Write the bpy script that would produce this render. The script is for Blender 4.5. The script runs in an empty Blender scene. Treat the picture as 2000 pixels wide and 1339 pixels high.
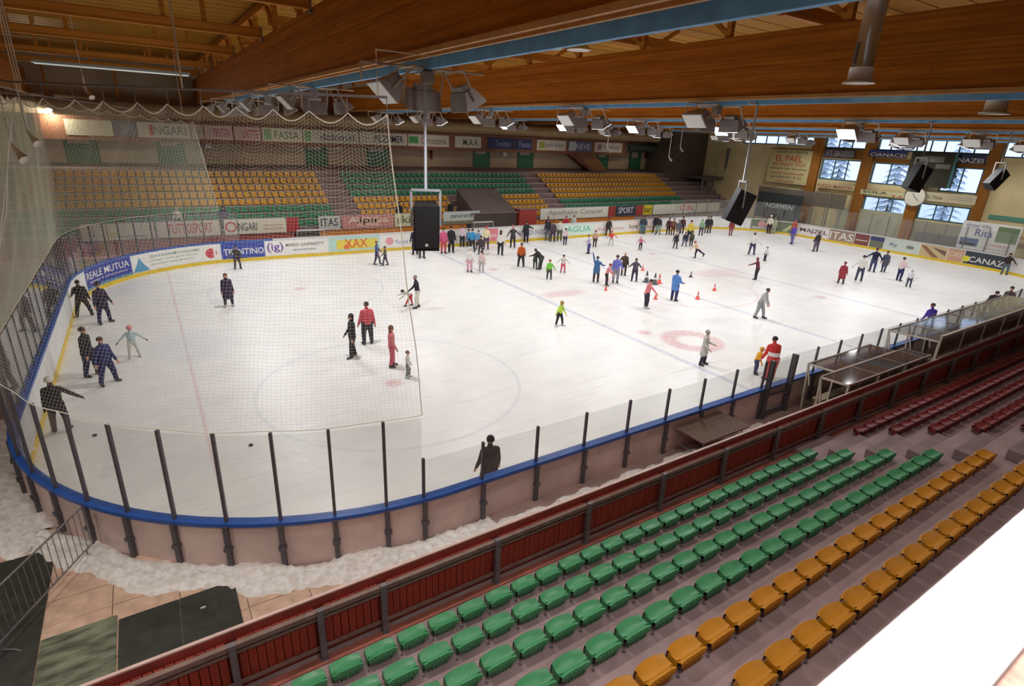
import bpy, bmesh, math, random
import numpy as np
from mathutils import Vector, Matrix, Euler
random.seed(7)
PI = math.pi
SC = bpy.context.scene
C = SC.collection

# ------------------------------------------------------------ camera
CAM = Vector((3.5496, -24.226, 8.438)); YAW, PITCH, ROLL, FPX = 0.98464, -0.35752, 0.047145, 1080.03
FWD = Vector((math.cos(PITCH)*math.cos(YAW), math.cos(PITCH)*math.sin(YAW), math.sin(PITCH)))
_r = Vector((math.sin(YAW), -math.cos(YAW), 0)); _u = _r.cross(FWD)
RGT = math.cos(ROLL)*_r + math.sin(ROLL)*_u
UPV = -math.sin(ROLL)*_r + math.cos(ROLL)*_u
cam_d = bpy.data.cameras.new('camera'); cam = bpy.data.objects.new('camera', cam_d); C.objects.link(cam)
cam.matrix_world = Matrix(((RGT.x, UPV.x, -FWD.x, CAM.x), (RGT.y, UPV.y, -FWD.y, CAM.y), (RGT.z, UPV.z, -FWD.z, CAM.z), (0, 0, 0, 1)))
cam_d.sensor_fit = 'HORIZONTAL'; cam_d.sensor_width = 36.0; cam_d.lens = 36.0*FPX/2000; cam_d.clip_start = 0.05; cam_d.clip_end = 400
cam_d.dof.use_dof = True; cam_d.dof.focus_distance = 26.0; cam_d.dof.aperture_fstop = 2.8
SC.camera = cam

def at(px, py, ax, v):
    """The point of the plane ax = v seen at a photograph pixel (a surveying helper)."""
    d = FWD + RGT*((px-1000)/FPX) - UPV*((py-669.5)/FPX)
    i = 'xyz'.index(ax)
    return CAM + d*((v-CAM[i])/d[i])
def pix(P):
    d = Vector(P)-CAM; z = d.dot(FWD)
    return 1000+FPX*d.dot(RGT)/z, 669.5-FPX*d.dot(UPV)/z

# ------------------------------------------------------------ colour management, world, lights
SC.view_settings.view_transform = 'Standard'; SC.view_settings.look = 'None'
SC.view_settings.exposure = 0.0; SC.view_settings.gamma = 1.0; SC.view_settings.use_curve_mapping = False
SC.cycles.use_denoising = True; SC.cycles.max_bounces = 6; SC.cycles.transparent_max_bounces = 24
SC.cycles.diffuse_bounces = 4; SC.cycles.glossy_bounces = 3; SC.cycles.caustics_reflective = False; SC.cycles.caustics_refractive = False
SC.cycles.sample_clamp_indirect = 4.0
wd = bpy.data.worlds.new('sky'); SC.world = wd; wd.use_nodes = True
_b = wd.node_tree.nodes['Background']; _b.inputs[0].default_value = (0.62, 0.74, 0.95, 1); _b.inputs[1].default_value = 1.9

FLOOD_W = 280.0
def area(name, loc, size, power, color=(1, .96, .9), spread=150, rot=(0, 0, 0)):
    l = bpy.data.lights.new(name, 'AREA'); l.shape = 'RECTANGLE'; l.size, l.size_y = size; l.energy = power; l.color = color
    l.spread = math.radians(spread)
    o = bpy.data.objects.new(name, l); C.objects.link(o); o.location = loc; o.rotation_euler = rot
    return o
BLUE_X = [8.67, 18.97, 29.1, 39.3, 49.5, 59.2]          # the blue light rails, one behind each roof beam
CLUSTER_Y = {8.67: [-13.0, -4.3, 3.5, 11.5, 17.2], 18.97: [-11.9, -5.5, 1.9, 9.5, 16.5], 29.1: [-11.2, -5.0, 1.2, 8.0, 15.5],
             39.3: [-12.0, -8.8, 1.8, 9.5, 15.5], 49.5: [-11.0, -4.0, 4.0, 11.5], 59.2: [-10.0, 0.0, 9.0]}
for bx in BLUE_X:
    for k, cy in enumerate(CLUSTER_Y[bx]):
        pw = FLOOD_W*(1.0 if abs(cy) < 13 else 0.55)*((0.5 if k == 0 else 1.25) if bx < 9 else 0.75 if bx > 55 else 1.0)
        area('floodlight_beam', (bx+.1, cy+(.5 if k or bx > 9 else -1.3), 8.80), (.66, .44), pw, (.975, .985, 1.), 168)
# lamps over the upper promenade of the far stand, then added fill lights over the near stand
for lx in (2, 14, 27, 40, 52):
    area('promenade_light', (lx, 24.0, 8.9), (3.0, .3), 60, (1, .88, .72), 170)
for lx, pw in ((-1, 150), (7, 180), (16, 70), (27, 28), (40, 20)):
    area('stand_fill', (lx, -23.2, 10.6), (3.0, .4), pw, (1, .91, .85), 165)  # unseen fill added to brighten the near fence and seats, weaker to the right
for lx, pw in ((-3.5, 330), (4.0, 190), (12, 120), (20, 60)):
    area('walkway_fill', (lx, -16.9, 10.4), (2.0, .3), pw, (1, .93, .87), 160)  # unseen fill added to lift the board backs, snow and slabs
_s = bpy.data.lights.new('ledge_spot', 'SPOT'); _s.energy = 240; _s.spot_size = math.radians(80); _s.spot_blend = .4; _s.shadow_soft_size = .06  # unseen spot added to overexpose the white ledge
_so = bpy.data.objects.new('ledge_spot', _s); C.objects.link(_so); _so.location = (5.4, -24.6, 9.0)
_so.rotation_euler = (Vector((5.1, -24.04, 7.6))-Vector(_so.location)).to_track_quat('-Z', 'Y').to_euler()

# ------------------------------------------------------------ materials
MATS = {}
def lin(c):
    return tuple(((x/255)/12.92 if x/255 <= .04045 else ((x/255+.055)/1.055)**2.4) for x in c)
def mat(name, col, rough=.6, metal=0., noise=0., nscale=6., col2=None, bump=0., stretch=None, spec=.5, alpha=1., emit=None, es=1.):
    """Principled material with procedural colour variation; col is linear rgb."""
    if name in MATS: return MATS[name]
    m = bpy.data.materials.new(name); m.use_nodes = True; nt = m.node_tree; N = nt.nodes; L = nt.links
    p = N['Principled BSDF']; p.inputs['Roughness'].default_value = rough; p.inputs['Metallic'].default_value = metal
    p.inputs['Specular IOR Level'].default_value = spec
    p.inputs['Base Color'].default_value = (*col, 1)
    tc = N.new('ShaderNodeTexCoord'); mp = N.new('ShaderNodeMapping'); L.new(tc.outputs['Object'], mp.inputs[0])
    if stretch: mp.inputs['Scale'].default_value = stretch
    nz = N.new('ShaderNodeTexNoise'); nz.inputs['Scale'].default_value = nscale; nz.inputs['Detail'].default_value = 4
    L.new(mp.outputs[0], nz.inputs['Vector'])
    if noise > 0 or col2:
        c2 = col2 or tuple(x*(1-noise) for x in col)
        cr = N.new('ShaderNodeValToRGB'); cr.color_ramp.elements[0].position = .35; cr.color_ramp.elements[1].position = .65
        cr.color_ramp.elements[0].color = (*c2, 1); cr.color_ramp.elements[1].color = (*col, 1)
        L.new(nz.outputs['Fac'], cr.inputs[0]); L.new(cr.outputs[0], p.inputs['Base Color'])
    if bump > 0:
        b = N.new('ShaderNodeBump'); b.inputs['Strength'].default_value = bump; b.inputs['Distance'].default_value = .02
        L.new(nz.outputs['Fac'], b.inputs['Height']); L.new(b.outputs[0], p.inputs['Normal'])
    if emit: p.inputs['Emission Color'].default_value = (*emit, 1); p.inputs['Emission Strength'].default_value = es
    MATS[name] = m
    return m
def glassmat(name, tint, gloss=.12, rough=.03, body=0.0, bodycol=(.8, .8, .8)):
    if name in MATS: return MATS[name]
    m = bpy.data.materials.new(name); m.use_nodes = True; nt = m.node_tree; N = nt.nodes; L = nt.links
    N.remove(N['Principled BSDF']); out = N['Material Output']
    t = N.new('ShaderNodeBsdfTransparent'); t.inputs[0].default_value = (*tint, 1)
    g = N.new('ShaderNodeBsdfGlossy'); g.inputs['Roughness'].default_value = rough
    d = N.new('ShaderNodeBsdfDiffuse'); d.inputs[0].default_value = (*bodycol, 1)
    lw = N.new('ShaderNodeLayerWeight'); lw.inputs[0].default_value = .5
    pw = N.new('ShaderNodeMath'); pw.operation = 'POWER'; pw.inputs[1].default_value = 5.0; L.new(lw.outputs['Facing'], pw.inputs[0])
    fr = N.new('ShaderNodeMath'); fr.operation = 'MULTIPLY_ADD'; fr.inputs[1].default_value = .8; fr.inputs[2].default_value = gloss*.3; L.new(pw.outputs[0], fr.inputs[0])
    m1 = N.new('ShaderNodeMixShader'); m1.inputs[0].default_value = body; L.new(t.outputs[0], m1.inputs[1]); L.new(d.outputs[0], m1.inputs[2])
    m2 = N.new('ShaderNodeMixShader'); L.new(fr.outputs[0], m2.inputs[0]); L.new(m1.outputs[0], m2.inputs[1]); L.new(g.outputs[0], m2.inputs[2])
    L.new(m2.outputs[0], out.inputs[0]); MATS[name] = m
    return m
def flat(r, g, b):
    return mat('print_%d_%d_%d' % (r, g, b), lin((r, g, b)), .45, 0, .06, 3)

# ------------------------------------------------------------ mesh helpers
class MB:
    """Collects faces, then builds ONE mesh object."""
    def __init__(s): s.v = []; s.f = []; s.m = []
    def face(s, pts, mi=0):
        i = len(s.v); s.v += [tuple(p) for p in pts]; s.f.append(tuple(range(i, i+len(pts)))); s.m.append(mi); return s
    def raw(s, v, f, mi=0):
        i = len(s.v); s.v += [tuple(p) for p in v]
        for q in f: s.f.append(tuple(k+i for k in q)); s.m.append(mi)
        return s
    def box(s, x0, x1, y0, y1, z0, z1, mi=0):
        return s.hexa([(x0, y0, z0), (x1, y0, z0), (x1, y1, z0), (x0, y1, z0), (x0, y0, z1), (x1, y0, z1), (x1, y1, z1), (x0, y1, z1)], mi)
    def hexa(s, p, mi=0):
        return s.raw(p, [(0, 3, 2, 1), (4, 5, 6, 7), (0, 1, 5, 4), (1, 2, 6, 5), (2, 3, 7, 6), (3, 0, 4, 7)], mi)
    def bar(s, a, b, w, h=None, mi=0, up=(0, 0, 1)):
        a = Vector(a); b = Vector(b); h = h or w; d = (b-a).normalized(); u = Vector(up)
        if abs(d.dot(u)) > .98: u = Vector((1, 0, 0))
        sd = d.cross(u).normalized(); u = sd.cross(d).normalized(); sd = sd*w/2; u = u*h/2
        return s.hexa([a-sd-u, a+sd-u, a+sd+u, a-sd+u, b-sd-u, b+sd-u, b+sd+u, b-sd+u], mi)
    def tube(s, pts, r, n=8, mi=0, caps=True):
        pts = [Vector(p) for p in pts]; rs = r if isinstance(r, (list, tuple)) else [r]*len(pts); i0 = len(s.v)
        for k, p in enumerate(pts):
            d = (pts[min(k+1, len(pts)-1)]-pts[max(k-1, 0)]).normalized(); u = Vector((0, 0, 1)) if abs(d.z) < .9 else Vector((1, 0, 0))
            a = d.cross(u).normalized(); b = d.cross(a)
            for j in range(n):
                t = 2*PI*j/n; s.v.append(tuple(p+(a*math.cos(t)+b*math.sin(t))*rs[k]))
        for k in range(len(pts)-1):
            for j in range(n):
                q = i0+k*n; s.f.append((q+j, q+(j+1) % n, q+n+(j+1) % n, q+n+j)); s.m.append(mi)
        if caps:
            s.f.append(tuple(range(i0, i0+n))); s.m.append(mi); s.f.append(tuple(range(i0+(len(pts)-1)*n+n-1, i0+(len(pts)-1)*n-1, -1))); s.m.append(mi)
        return s
    def ell(s, c, r, nu=10, nv=7, mi=0, zmin=-1.):
        v = []; f = []
        for i in range(nv+1):
            ph = math.asin(max(-1, min(1, zmin)))*(1-i/nv)+PI/2*(i/nv)
            for j in range(nu):
                t = 2*PI*j/nu; v.append((c[0]+r[0]*math.cos(ph)*math.cos(t), c[1]+r[1]*math.cos(ph)*math.sin(t), c[2]+r[2]*math.sin(ph)))
        for i in range(nv):
            for j in range(nu): f.append((i*nu+j, i*nu+(j+1) % nu, (i+1)*nu+(j+1) % nu, (i+1)*nu+j))
        return s.raw(v, f, mi)
    def mesh(s, name, mats):
        me = bpy.data.meshes.new(name); me.from_pydata(s.v, [], s.f)
        for m in (mats if isinstance(mats, (list, tuple)) else [mats]): me.materials.append(m)
        if any(s.m): me.polygons.foreach_set('material_index', s.m)
        me.update(); return me
    def build(s, name, mats, parent=None, smooth=False):
        me = s.mesh(name, mats)
        if smooth: me.polygons.foreach_set('use_smooth', [True]*len(me.polygons))
        return put(name, me, parent)
def put(name, me, parent=None, loc=None, rz=None):
    o = bpy.data.objects.new(name, me); C.objects.link(o)
    if parent is not None: o.parent = parent
    if loc is not None: o.location = loc
    if rz is not None: o.rotation_euler = (0, 0, rz)
    return o
def empty(name, loc=(0, 0, 0), rz=0):
    return put(name, None, None, loc, rz)
def tag(o, label=None, cat=None, group=None, kind=None):
    if label: o['label'] = label
    if cat: o['category'] = cat
    if group: o['group'] = group
    if kind: o['kind'] = kind
    return o
def struct(o, label=None, cat=None):
    return tag(o, label, cat, None, 'structure')
def thing(name, label, cat, loc=(0, 0, 0), rz=0, group=None):
    return tag(empty(name, loc, rz), label, cat, group)
ORD = 'zeroth first second third fourth fifth sixth seventh eighth ninth tenth eleventh twelfth thirteenth fourteenth fifteenth sixteenth seventeenth eighteenth nineteenth'.split()
TENS = {2: 'twent', 3: 'thirt', 4: 'fort', 5: 'fift', 6: 'sixt', 7: 'sevent'}
def ordinal(n):
    if n < 20: return ORD[n]
    t, u = divmod(n, 10)
    return TENS[t]+'ieth' if u == 0 else TENS[t]+'y-'+ORD[u]

_tc = {}
def text_mesh(s, bold=.0):
    """Flat lettering as verts and faces, normalised to height 1 with its width."""
    k = (s, bold)
    if k in _tc: return _tc[k]
    cu = bpy.data.curves.new('lettering', 'FONT'); cu.body = s; cu.resolution_u = 2; cu.fill_mode = 'FRONT'; cu.offset = bold
    o = bpy.data.objects.new('lettering', cu); C.objects.link(o)
    me = bpy.data.meshes.new_from_object(o.evaluated_get(bpy.context.evaluated_depsgraph_get()))
    V = np.array([v.co[:] for v in me.vertices]); F = [tuple(p.vertices) for p in me.polygons]
    bpy.data.objects.remove(o); bpy.data.curves.remove(cu); bpy.data.meshes.remove(me)
    mn = V.min(0); V = V-mn; h = V[:, 1].max(); V = V/h
    _tc[k] = (V[:, :2], F, V[:, 0].max())
    return _tc[k]
def lettering(s, w, h, mapf, material, parent, u0=0, v0=0, stretch=True, name='lettering', bold=.01, off=.012):
    """Text filling the rectangle u0..u0+w, v0..v0+h of a surface given by mapf(u, v, offset)."""
    V, F, tw = text_mesh(s, bold)
    sx = w/tw if stretch else min(w/tw, h)
    sy = h if stretch else sx
    mb = MB(); mb.raw([mapf(u0+x*sx, v0+y*sy, off) for x, y in V], F)
    return mb.build(name, material, parent)
def patch(mapf, u0, u1, v0, v1, off=.006, n=8, pts=None, mi=0, mb=None):
    mb = mb or MB()
    for i in range(n):
        a = u0+(u1-u0)*i/n; b = u0+(u1-u0)*(i+1)/n
        mb.face([mapf(a, v0, off), mapf(b, v0, off), mapf(b, v1, off), mapf(a, v1, off)], mi)
    return mb
# ------------------------------------------------------------ common materials
M_green = mat('green_plastic', (.055, .29, .12), .38, 0, .15, 3)
M_yellow = mat('yellow_plastic', (.53, .215, .0), .5, 0, .12, 3)
M_redp = mat('red_plastic', (.20, .018, .020), .45, 0, .2, 3)
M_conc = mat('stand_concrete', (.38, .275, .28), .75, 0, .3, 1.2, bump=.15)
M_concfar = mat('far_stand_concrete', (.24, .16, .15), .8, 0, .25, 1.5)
M_steel = mat('galvanised_steel', (.24, .22, .23), .5, .35, .25, 8)
M_dark = mat('dark_steel', (.12, .11, .125), .5, .3, .2, 8)
M_white = mat('white_paint', (.72, .70, .66), .5, 0, .1, 4)
M_cream = mat('cream_metal', (.62, .55, .45), .5, .1, .12, 6)
M_blue = mat('blue_board_cap', (.02, .10, .42), .4, 0, .15, 4)
M_bluerail = mat('blue_rail_steel', (.19, .55, 1.0), .6, 0, .2, 3)
M_black = mat('black_plastic', (.012, .012, .014), .75, 0, .2, 6)
M_glass = glassmat('clear_shield_glass', (.965, .972, .965), .13, .03, .03, (.75, .76, .72))
M_glasspink = glassmat('worn_lower_shield', (.80, .78, .76), .12, .12, .35, (.5, .42, .4))
def woodmat(name, base, dark, axis, lam=.042, depth=.5, lamsharp=.25, rough=.55):
    m = bpy.data.materials.new(name); m.use_nodes = True; nt = m.node_tree; N = nt.nodes; L = nt.links; p = N['Principled BSDF']
    p.inputs['Roughness'].default_value = rough; p.inputs['Specular IOR Level'].default_value = .12
    tc = N.new('ShaderNodeTexCoord'); mp = N.new('ShaderNodeMapping'); L.new(tc.outputs['Object'], mp.inputs[0])
    mp.inputs['Scale'].default_value = {'y': (6, .5, 7), 'x': (.5, 6, 7), 'z': (7, 7, .5)}[axis]
    nz = N.new('ShaderNodeTexNoise'); nz.inputs['Scale'].default_value = 1.3; nz.inputs['Detail'].default_value = 6; nz.inputs['Roughness'].default_value = .65
    L.new(mp.outputs[0], nz.inputs['Vector'])
    cr = N.new('ShaderNodeValToRGB'); cr.color_ramp.elements[0].position = .3; cr.color_ramp.elements[1].position = .68
    cr.color_ramp.elements[0].color = (*dark, 1); cr.color_ramp.elements[1].color = (*base, 1); L.new(nz.outputs['Fac'], cr.inputs[0])
    sx = N.new('ShaderNodeSeparateXYZ'); L.new(tc.outputs['Object'], sx.inputs[0])
    dv = N.new('ShaderNodeMath'); dv.operation = 'DIVIDE'; dv.inputs[1].default_value = lam; L.new(sx.outputs[2 if axis != 'z' else 0], dv.inputs[0])
    fl = N.new('ShaderNodeMath'); fl.operation = 'FLOOR'; L.new(dv.outputs[0], fl.inputs[0])
    wn = N.new('ShaderNodeTexWhiteNoise'); wn.noise_dimensions = '1D'; L.new(fl.outputs[0], wn.inputs['W'])
    fr = N.new('ShaderNodeMath'); fr.operation = 'FRACT'; L.new(dv.outputs[0], fr.inputs[0])
    lt = N.new('ShaderNodeMath'); lt.operation = 'LESS_THAN'; lt.inputs[1].default_value = .1; L.new(fr.outputs[0], lt.inputs[0])
    ml = N.new('ShaderNodeMath'); ml.operation = 'MULTIPLY_ADD'; ml.inputs[1].default_value = .35; ml.inputs[2].default_value = .75; L.new(wn.outputs['Value'], ml.inputs[0])
    sb = N.new('ShaderNodeMath'); sb.operation = 'MULTIPLY_ADD'; sb.inputs[1].default_value = -lamsharp; L.new(lt.outputs[0], sb.inputs[0]); L.new(ml.outputs[0], sb.inputs[2])
    # knots
    vo = N.new('ShaderNodeTexVoronoi'); vo.inputs['Scale'].default_value = 1.; mp2 = N.new('ShaderNodeMapping'); L.new(tc.outputs['Object'], mp2.inputs[0])
    mp2.inputs['Scale'].default_value = {'y': (1, 1.6, 5), 'x': (1.6, 1, 5), 'z': (5, 5, 1.6)}[axis]; L.new(mp2.outputs[0], vo.inputs['Vector'])
    kn = N.new('ShaderNodeMapRange'); kn.inputs['From Min'].default_value = .02; kn.inputs['From Max'].default_value = .12
    kn.inputs['To Min'].default_value = .45; kn.inputs['To Max'].default_value = 1; L.new(vo.outputs['Distance'], kn.inputs['Value'])
    m2 = N.new('ShaderNodeMath'); m2.operation = 'MULTIPLY'; L.new(sb.outputs[0], m2.inputs[0]); L.new(kn.outputs[0], m2.inputs[1])
    mx = N.new('ShaderNodeVectorMath'); mx.operation = 'SCALE'; L.new(cr.outputs[0], mx.inputs[0]); L.new(m2.outputs[0], mx.inputs['Scale'])
    L.new(mx.outputs[0], p.inputs['Base Color']); MATS[name] = m
    return m
M_glulam = woodmat('glulam_wood', (.54, .19, .024), (.37, .115, .013), 'y')
M_glulam_x = woodmat('purlin_wood', (.56, .24, .045), (.42, .16, .022), 'x', .06, .5, .08)
M_deck = woodmat('roof_deck_wood', (.46, .21, .018), (.30, .12, .010), 'x', .2, .5, .1)
M_column = woodmat('column_wood', (.40, .165, .032), (.29, .11, .02), 'z', .06, .5, .15)
M_trim = mat('pale_batten', (.58, .30, .09), .6, 0, .2, 5)
M_redwood = mat('red_stained_wood', (.42, .055, .028), .55, 0, .35, 3, stretch=(4, 4, .6))
M_redwood2 = mat('dark_red_wood', (.33, .045, .036), .55, 0, .3, 3)
M_rail = mat('brown_grey_rail', (.30, .20, .17), .5, .2, .25, 6)
M_pink = mat('board_back_panel', (.68, .52, .47), .35, 0, .22, 1.6, bump=.05)
M_boardw = mat('white_dasher', (.78, .78, .76), .35, 0, .08, 2)
M_kick = mat('yellow_kick_strip', (.80, .56, .02), .4, 0, .15, 3)
M_snow = mat('ice_snow', (.86, .85, .83), .85, 0, 0, 9, col2=(.66, .62, .58), bump=.8)

# ------------------------------------------------------------ ice floor with its painted lines
def ice_material():
    m = bpy.data.materials.new('skated_ice'); m.use_nodes = True; nt = m.node_tree; N = nt.nodes; L = nt.links; p = N['Principled BSDF']
    tc = N.new('ShaderNodeTexCoord'); sp = N.new('ShaderNodeSeparateXYZ'); L.new(tc.outputs['Object'], sp.inputs[0])
    def mth(op, a, b=None, c=None):
        n = N.new('ShaderNodeMath'); n.operation = op
        for i, x in enumerate((a, b, c)):
            if x is None: continue
            if isinstance(x, (int, float)): n.inputs[i].default_value = x
            else: L.new(x, n.inputs[i])
        return n.outputs[0]
    X, Y = sp.outputs[0], sp.outputs[1]
    wob = N.new('ShaderNodeTexNoise'); wob.inputs['Scale'].default_value = .8; wob.inputs['Detail'].default_value = 5; L.new(tc.outputs['Object'], wob.inputs['Vector'])
    fine = N.new('ShaderNodeTexNoise'); fine.inputs['Scale'].default_value = 5; fine.inputs['Detail'].default_value = 5; L.new(tc.outputs['Object'], fine.inputs['Vector'])
    base = N.new('ShaderNodeValToRGB'); base.color_ramp.elements[0].position = .3; base.color_ramp.elements[1].position = .7
    base.color_ramp.elements[0].color = (.80, .80, .785, 1); base.color_ramp.elements[1].color = (.87, .87, .85, 1); L.new(wob.outputs['Fac'], base.inputs[0])
    cur = base.outputs[0]
    fade = N.new('ShaderNodeMapRange'); fade.inputs['From Min'].default_value = .32; fade.inputs['From Max'].default_value = .6; L.new(fine.outputs['Fac'], fade.inputs['Value'])
    def soft(d, hw, e):                                   # 1 inside |d| < hw with soft edge
        n = N.new('ShaderNodeMapRange'); n.inputs['From Min'].default_value = hw+e; n.inputs['From Max'].default_value = max(hw-e, 0)
        L.new(mth('ABSOLUTE', d), n.inputs['Value']); return n.outputs[0]
    def paint(mask, col, k):
        nonlocal cur
        f = mth('MULTIPLY', mask, min(k*1.45, .8)); f = mth('MULTIPLY', f, mth('MULTIPLY_ADD', fade.outputs[0], .6, .4))
        mx = N.new('ShaderNodeMix'); mx.data_type = 'RGBA'; L.new(f, mx.inputs['Factor']); L.new(cur, mx.inputs['A']); mx.inputs['B'].default_value = (*col, 1); cur = mx.outputs['Result']
    red = (.62, .22, .24); blu = (.30, .38, .58); pal = (.5, .56, .66)
    def dist(cx, cy, kx=1., ky=1.):
        a = mth('MULTIPLY', mth('SUBTRACT', X, cx), kx); b = mth('MULTIPLY', mth('SUBTRACT', Y, cy), ky)
        return mth('SQRT', mth('ADD', mth('POWER', a, 2.), mth('POWER', b, 2.)))
    for x, hw, c, k in ((4.01, .04, red, .30), (56.1, .04, red, .30), (21.38, .14, blu, .34), (38.8, .14, blu, .34), (30.09, .15, blu, .30)):
        paint(soft(mth('SUBTRACT', X, x), hw, .04), c, k)
    for cx in (10., 50.1):
        for cy in (-7, 7):
            paint(soft(mth('SUBTRACT', dist(cx, cy), 4.5), .05, .05), pal, .30); paint(soft(dist(cx, cy), .3, .1), red, .38)
    for cx in (22.49, 37.6):
        for cy in (-7, 7): paint(soft(dist(cx, cy), .3, .15), red, .45)
    paint(soft(dist(4.2, 0, 1, .8), 1.4, .5), (.62, .72, .82), .28)
    c = at(1352, 665, 'z', 0); paint(soft(mth('SUBTRACT', dist(c.x, c.y), 1.05), .36, .12), red, .42)     # faded ring
    c = at(1100, 573, 'z', 0); paint(soft(dist(c.x, c.y, .55, 1.4), .8, .3), red, .30)
    c = at(1405, 533, 'z', 0); paint(soft(dist(c.x, c.y, .5, 1.), 1., .5), red, .22)
    c = at(1330, 560, 'z', 0); paint(soft(mth('SUBTRACT', dist(c.x, c.y), 4.5), .05, .06), red, .30)
    for q, k in (((1480, 575), .3), ((1400, 625), .35), ((1590, 582), .3)):
        c = at(*q, 'z', 0); paint(soft(dist(c.x, c.y, .7, 1.6), .5, .5), (.5, .52, .55), k)
    # scratches of blades
    for sc, ro in ((2.2, .4), (2.6, 1.3), (3.1, 2.4)):
        mp = N.new('ShaderNodeMapping'); mp.inputs['Rotation'].default_value = (0, 0, ro); mp.inputs['Scale'].default_value = (.06, 1, 1); L.new(tc.outputs['Object'], mp.inputs[0])
        sn = N.new('ShaderNodeTexNoise'); sn.inputs['Scale'].default_value = sc*2.4; sn.inputs['Detail'].default_value = 6; L.new(mp.outputs[0], sn.inputs['Vector'])
        mr = N.new('ShaderNodeMapRange'); mr.inputs['From Min'].default_value = .58; mr.inputs['From Max'].default_value = .7; L.new(sn.outputs['Fac'], mr.inputs['Value'])
        paint(mr.outputs[0], (.66, .66, .66), .32)
    L.new(cur, p.inputs['Base Color']); p.inputs['Roughness'].default_value = .28; p.inputs['Specular IOR Level'].default_value = .3
    rr = N.new('ShaderNodeMapRange'); rr.inputs['To Min'].default_value = .22; rr.inputs['To Max'].default_value = .5; L.new(fine.outputs['Fac'], rr.inputs['Value']); L.new(rr.outputs[0], p.inputs['Roughness'])
    return m
XL, XR, YN, YF, RC, HB = .05, 60.07, -15.2, 15.2, 8.0, 1.30
ST, EN = XR-XL-2*RC, YF-YN-2*RC; ARC = RC*PI/2; PER = 2*ST+2*EN+4*ARC
def path(s, out=0.):
    """Point of the board line at arc length s from the start of the near straight (out = outwards), with outward normal."""
    s = s % PER; a = [ST, ARC, EN, ARC, ST, ARC, EN, ARC]
    i = 0
    while s > a[i]+1e-9: s -= a[i]; i += 1
    cx = [XR-RC, XR-RC, XL+RC, XL+RC]; cy = [YN+RC, YF-RC, YF-RC, YN+RC]
    if i == 0: p, n = (XL+RC+s, YN), (0, -1)
    elif i == 2: p, n = (XR, YN+RC+s), (1, 0)
    elif i == 4: p, n = (XR-RC-s, YF), (0, 1)
    elif i == 6: p, n = (XL, YF-RC-s), (-1, 0)
    else:
        k = i//2; t = [-PI/2, 0, PI/2, PI][k]+s/RC; n = (math.cos(t), math.sin(t)); p = (cx[k]+RC*n[0], cy[k]+RC*n[1])
    return Vector((p[0]+n[0]*out, p[1]+n[1]*out, 0)), Vector((n[0], n[1], 0))
def s_of(x, y):
    best = min(((path(k*PER/4000)[0]-Vector((x, y, 0))).length, k) for k in range(4000)); return best[1]*PER/4000
S_FAR0 = ST+2*ARC+EN                                   # start of the far straight (running towards -x)
def s_far(x): return S_FAR0+(XR-RC-x)
def s_px(px, py, lo, hi, z=.7):
    best = min((abs(pix(path(lo+(hi-lo)*k/1500)[0]+Vector((0, 0, z)))[0]-px), k) for k in range(1501)); return lo+(hi-lo)*best[1]/1500

ice = MB(); ring = [path(PER*k/240, .03)[0] for k in range(240)]
ice.face(ring); ice = ice.build('floor_ice', ice_material()); struct(ice, 'white skated ice surface with faded red and blue markings', 'ice rink')

# ------------------------------------------------------------ boards: each bay a panel, post, shield pane, cap and kick strip
boards = thing('rink_boards', 'white rink boards with blue cap, yellow kick strip and glass shields around the ice', 'rink boards')
def seg(s0, s1, o0, o1, z0, z1, n=None):
    n = n or max(1, int((s1-s0)/.45)); mb = MB(); P = []
    for k in range(n+1):
        s = s0+(s1-s0)*k/n; a = path(s, o0)[0]; b = path(s, o1)[0]
        P.append([(a.x, a.y, z0), (b.x, b.y, z0), (b.x, b.y, z1), (a.x, a.y, z1)])
    v = [q for r in P for q in r]; f = [(0, 1, 2, 3), tuple(4*n+k for k in (3, 2, 1, 0))]
    for k in range(n):
        for j in range(4): a = 4*k+j; b = 4*k+(j+1) % 4; f.append((a, a+4, b+4, b))
    return mb.raw(v, f)
FL = .3                                                # floor level outside the boards
near_x = [7.48, 8.86]+[8.86+1.45*k for k in range(1, 7)]+[19.0, 20.45]+[20.45+1.45*k for k in range(1, 30)]
near_s = [x-XL-RC for x in near_x if x > XL+RC and x < XR-RC]
bays = sorted(near_s)
s = near_s[-1]
while s < S_FAR0-.5: s += 1.5; bays.append(s)           # right end
far_s0 = bays[-1]
s = far_s0
while s < S_FAR0+ST-1.0: s += 2.0; bays.append(s)       # far straight
far_s1 = bays[-1]
s = far_s1
while s < PER-.9: s += .985; bays.append(s)             # left end and curves
bays[-1] = PER-.57
sdoor0, sdoor1 = 19.0-XL-RC, 20.45-XL-RC
def glass_h(sm):
    if sm < ST+.5: return 2.24
    if sm < S_FAR0+4: return 3.1
    if sm < S_FAR0+ST-1: return None
    return 3.22
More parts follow.
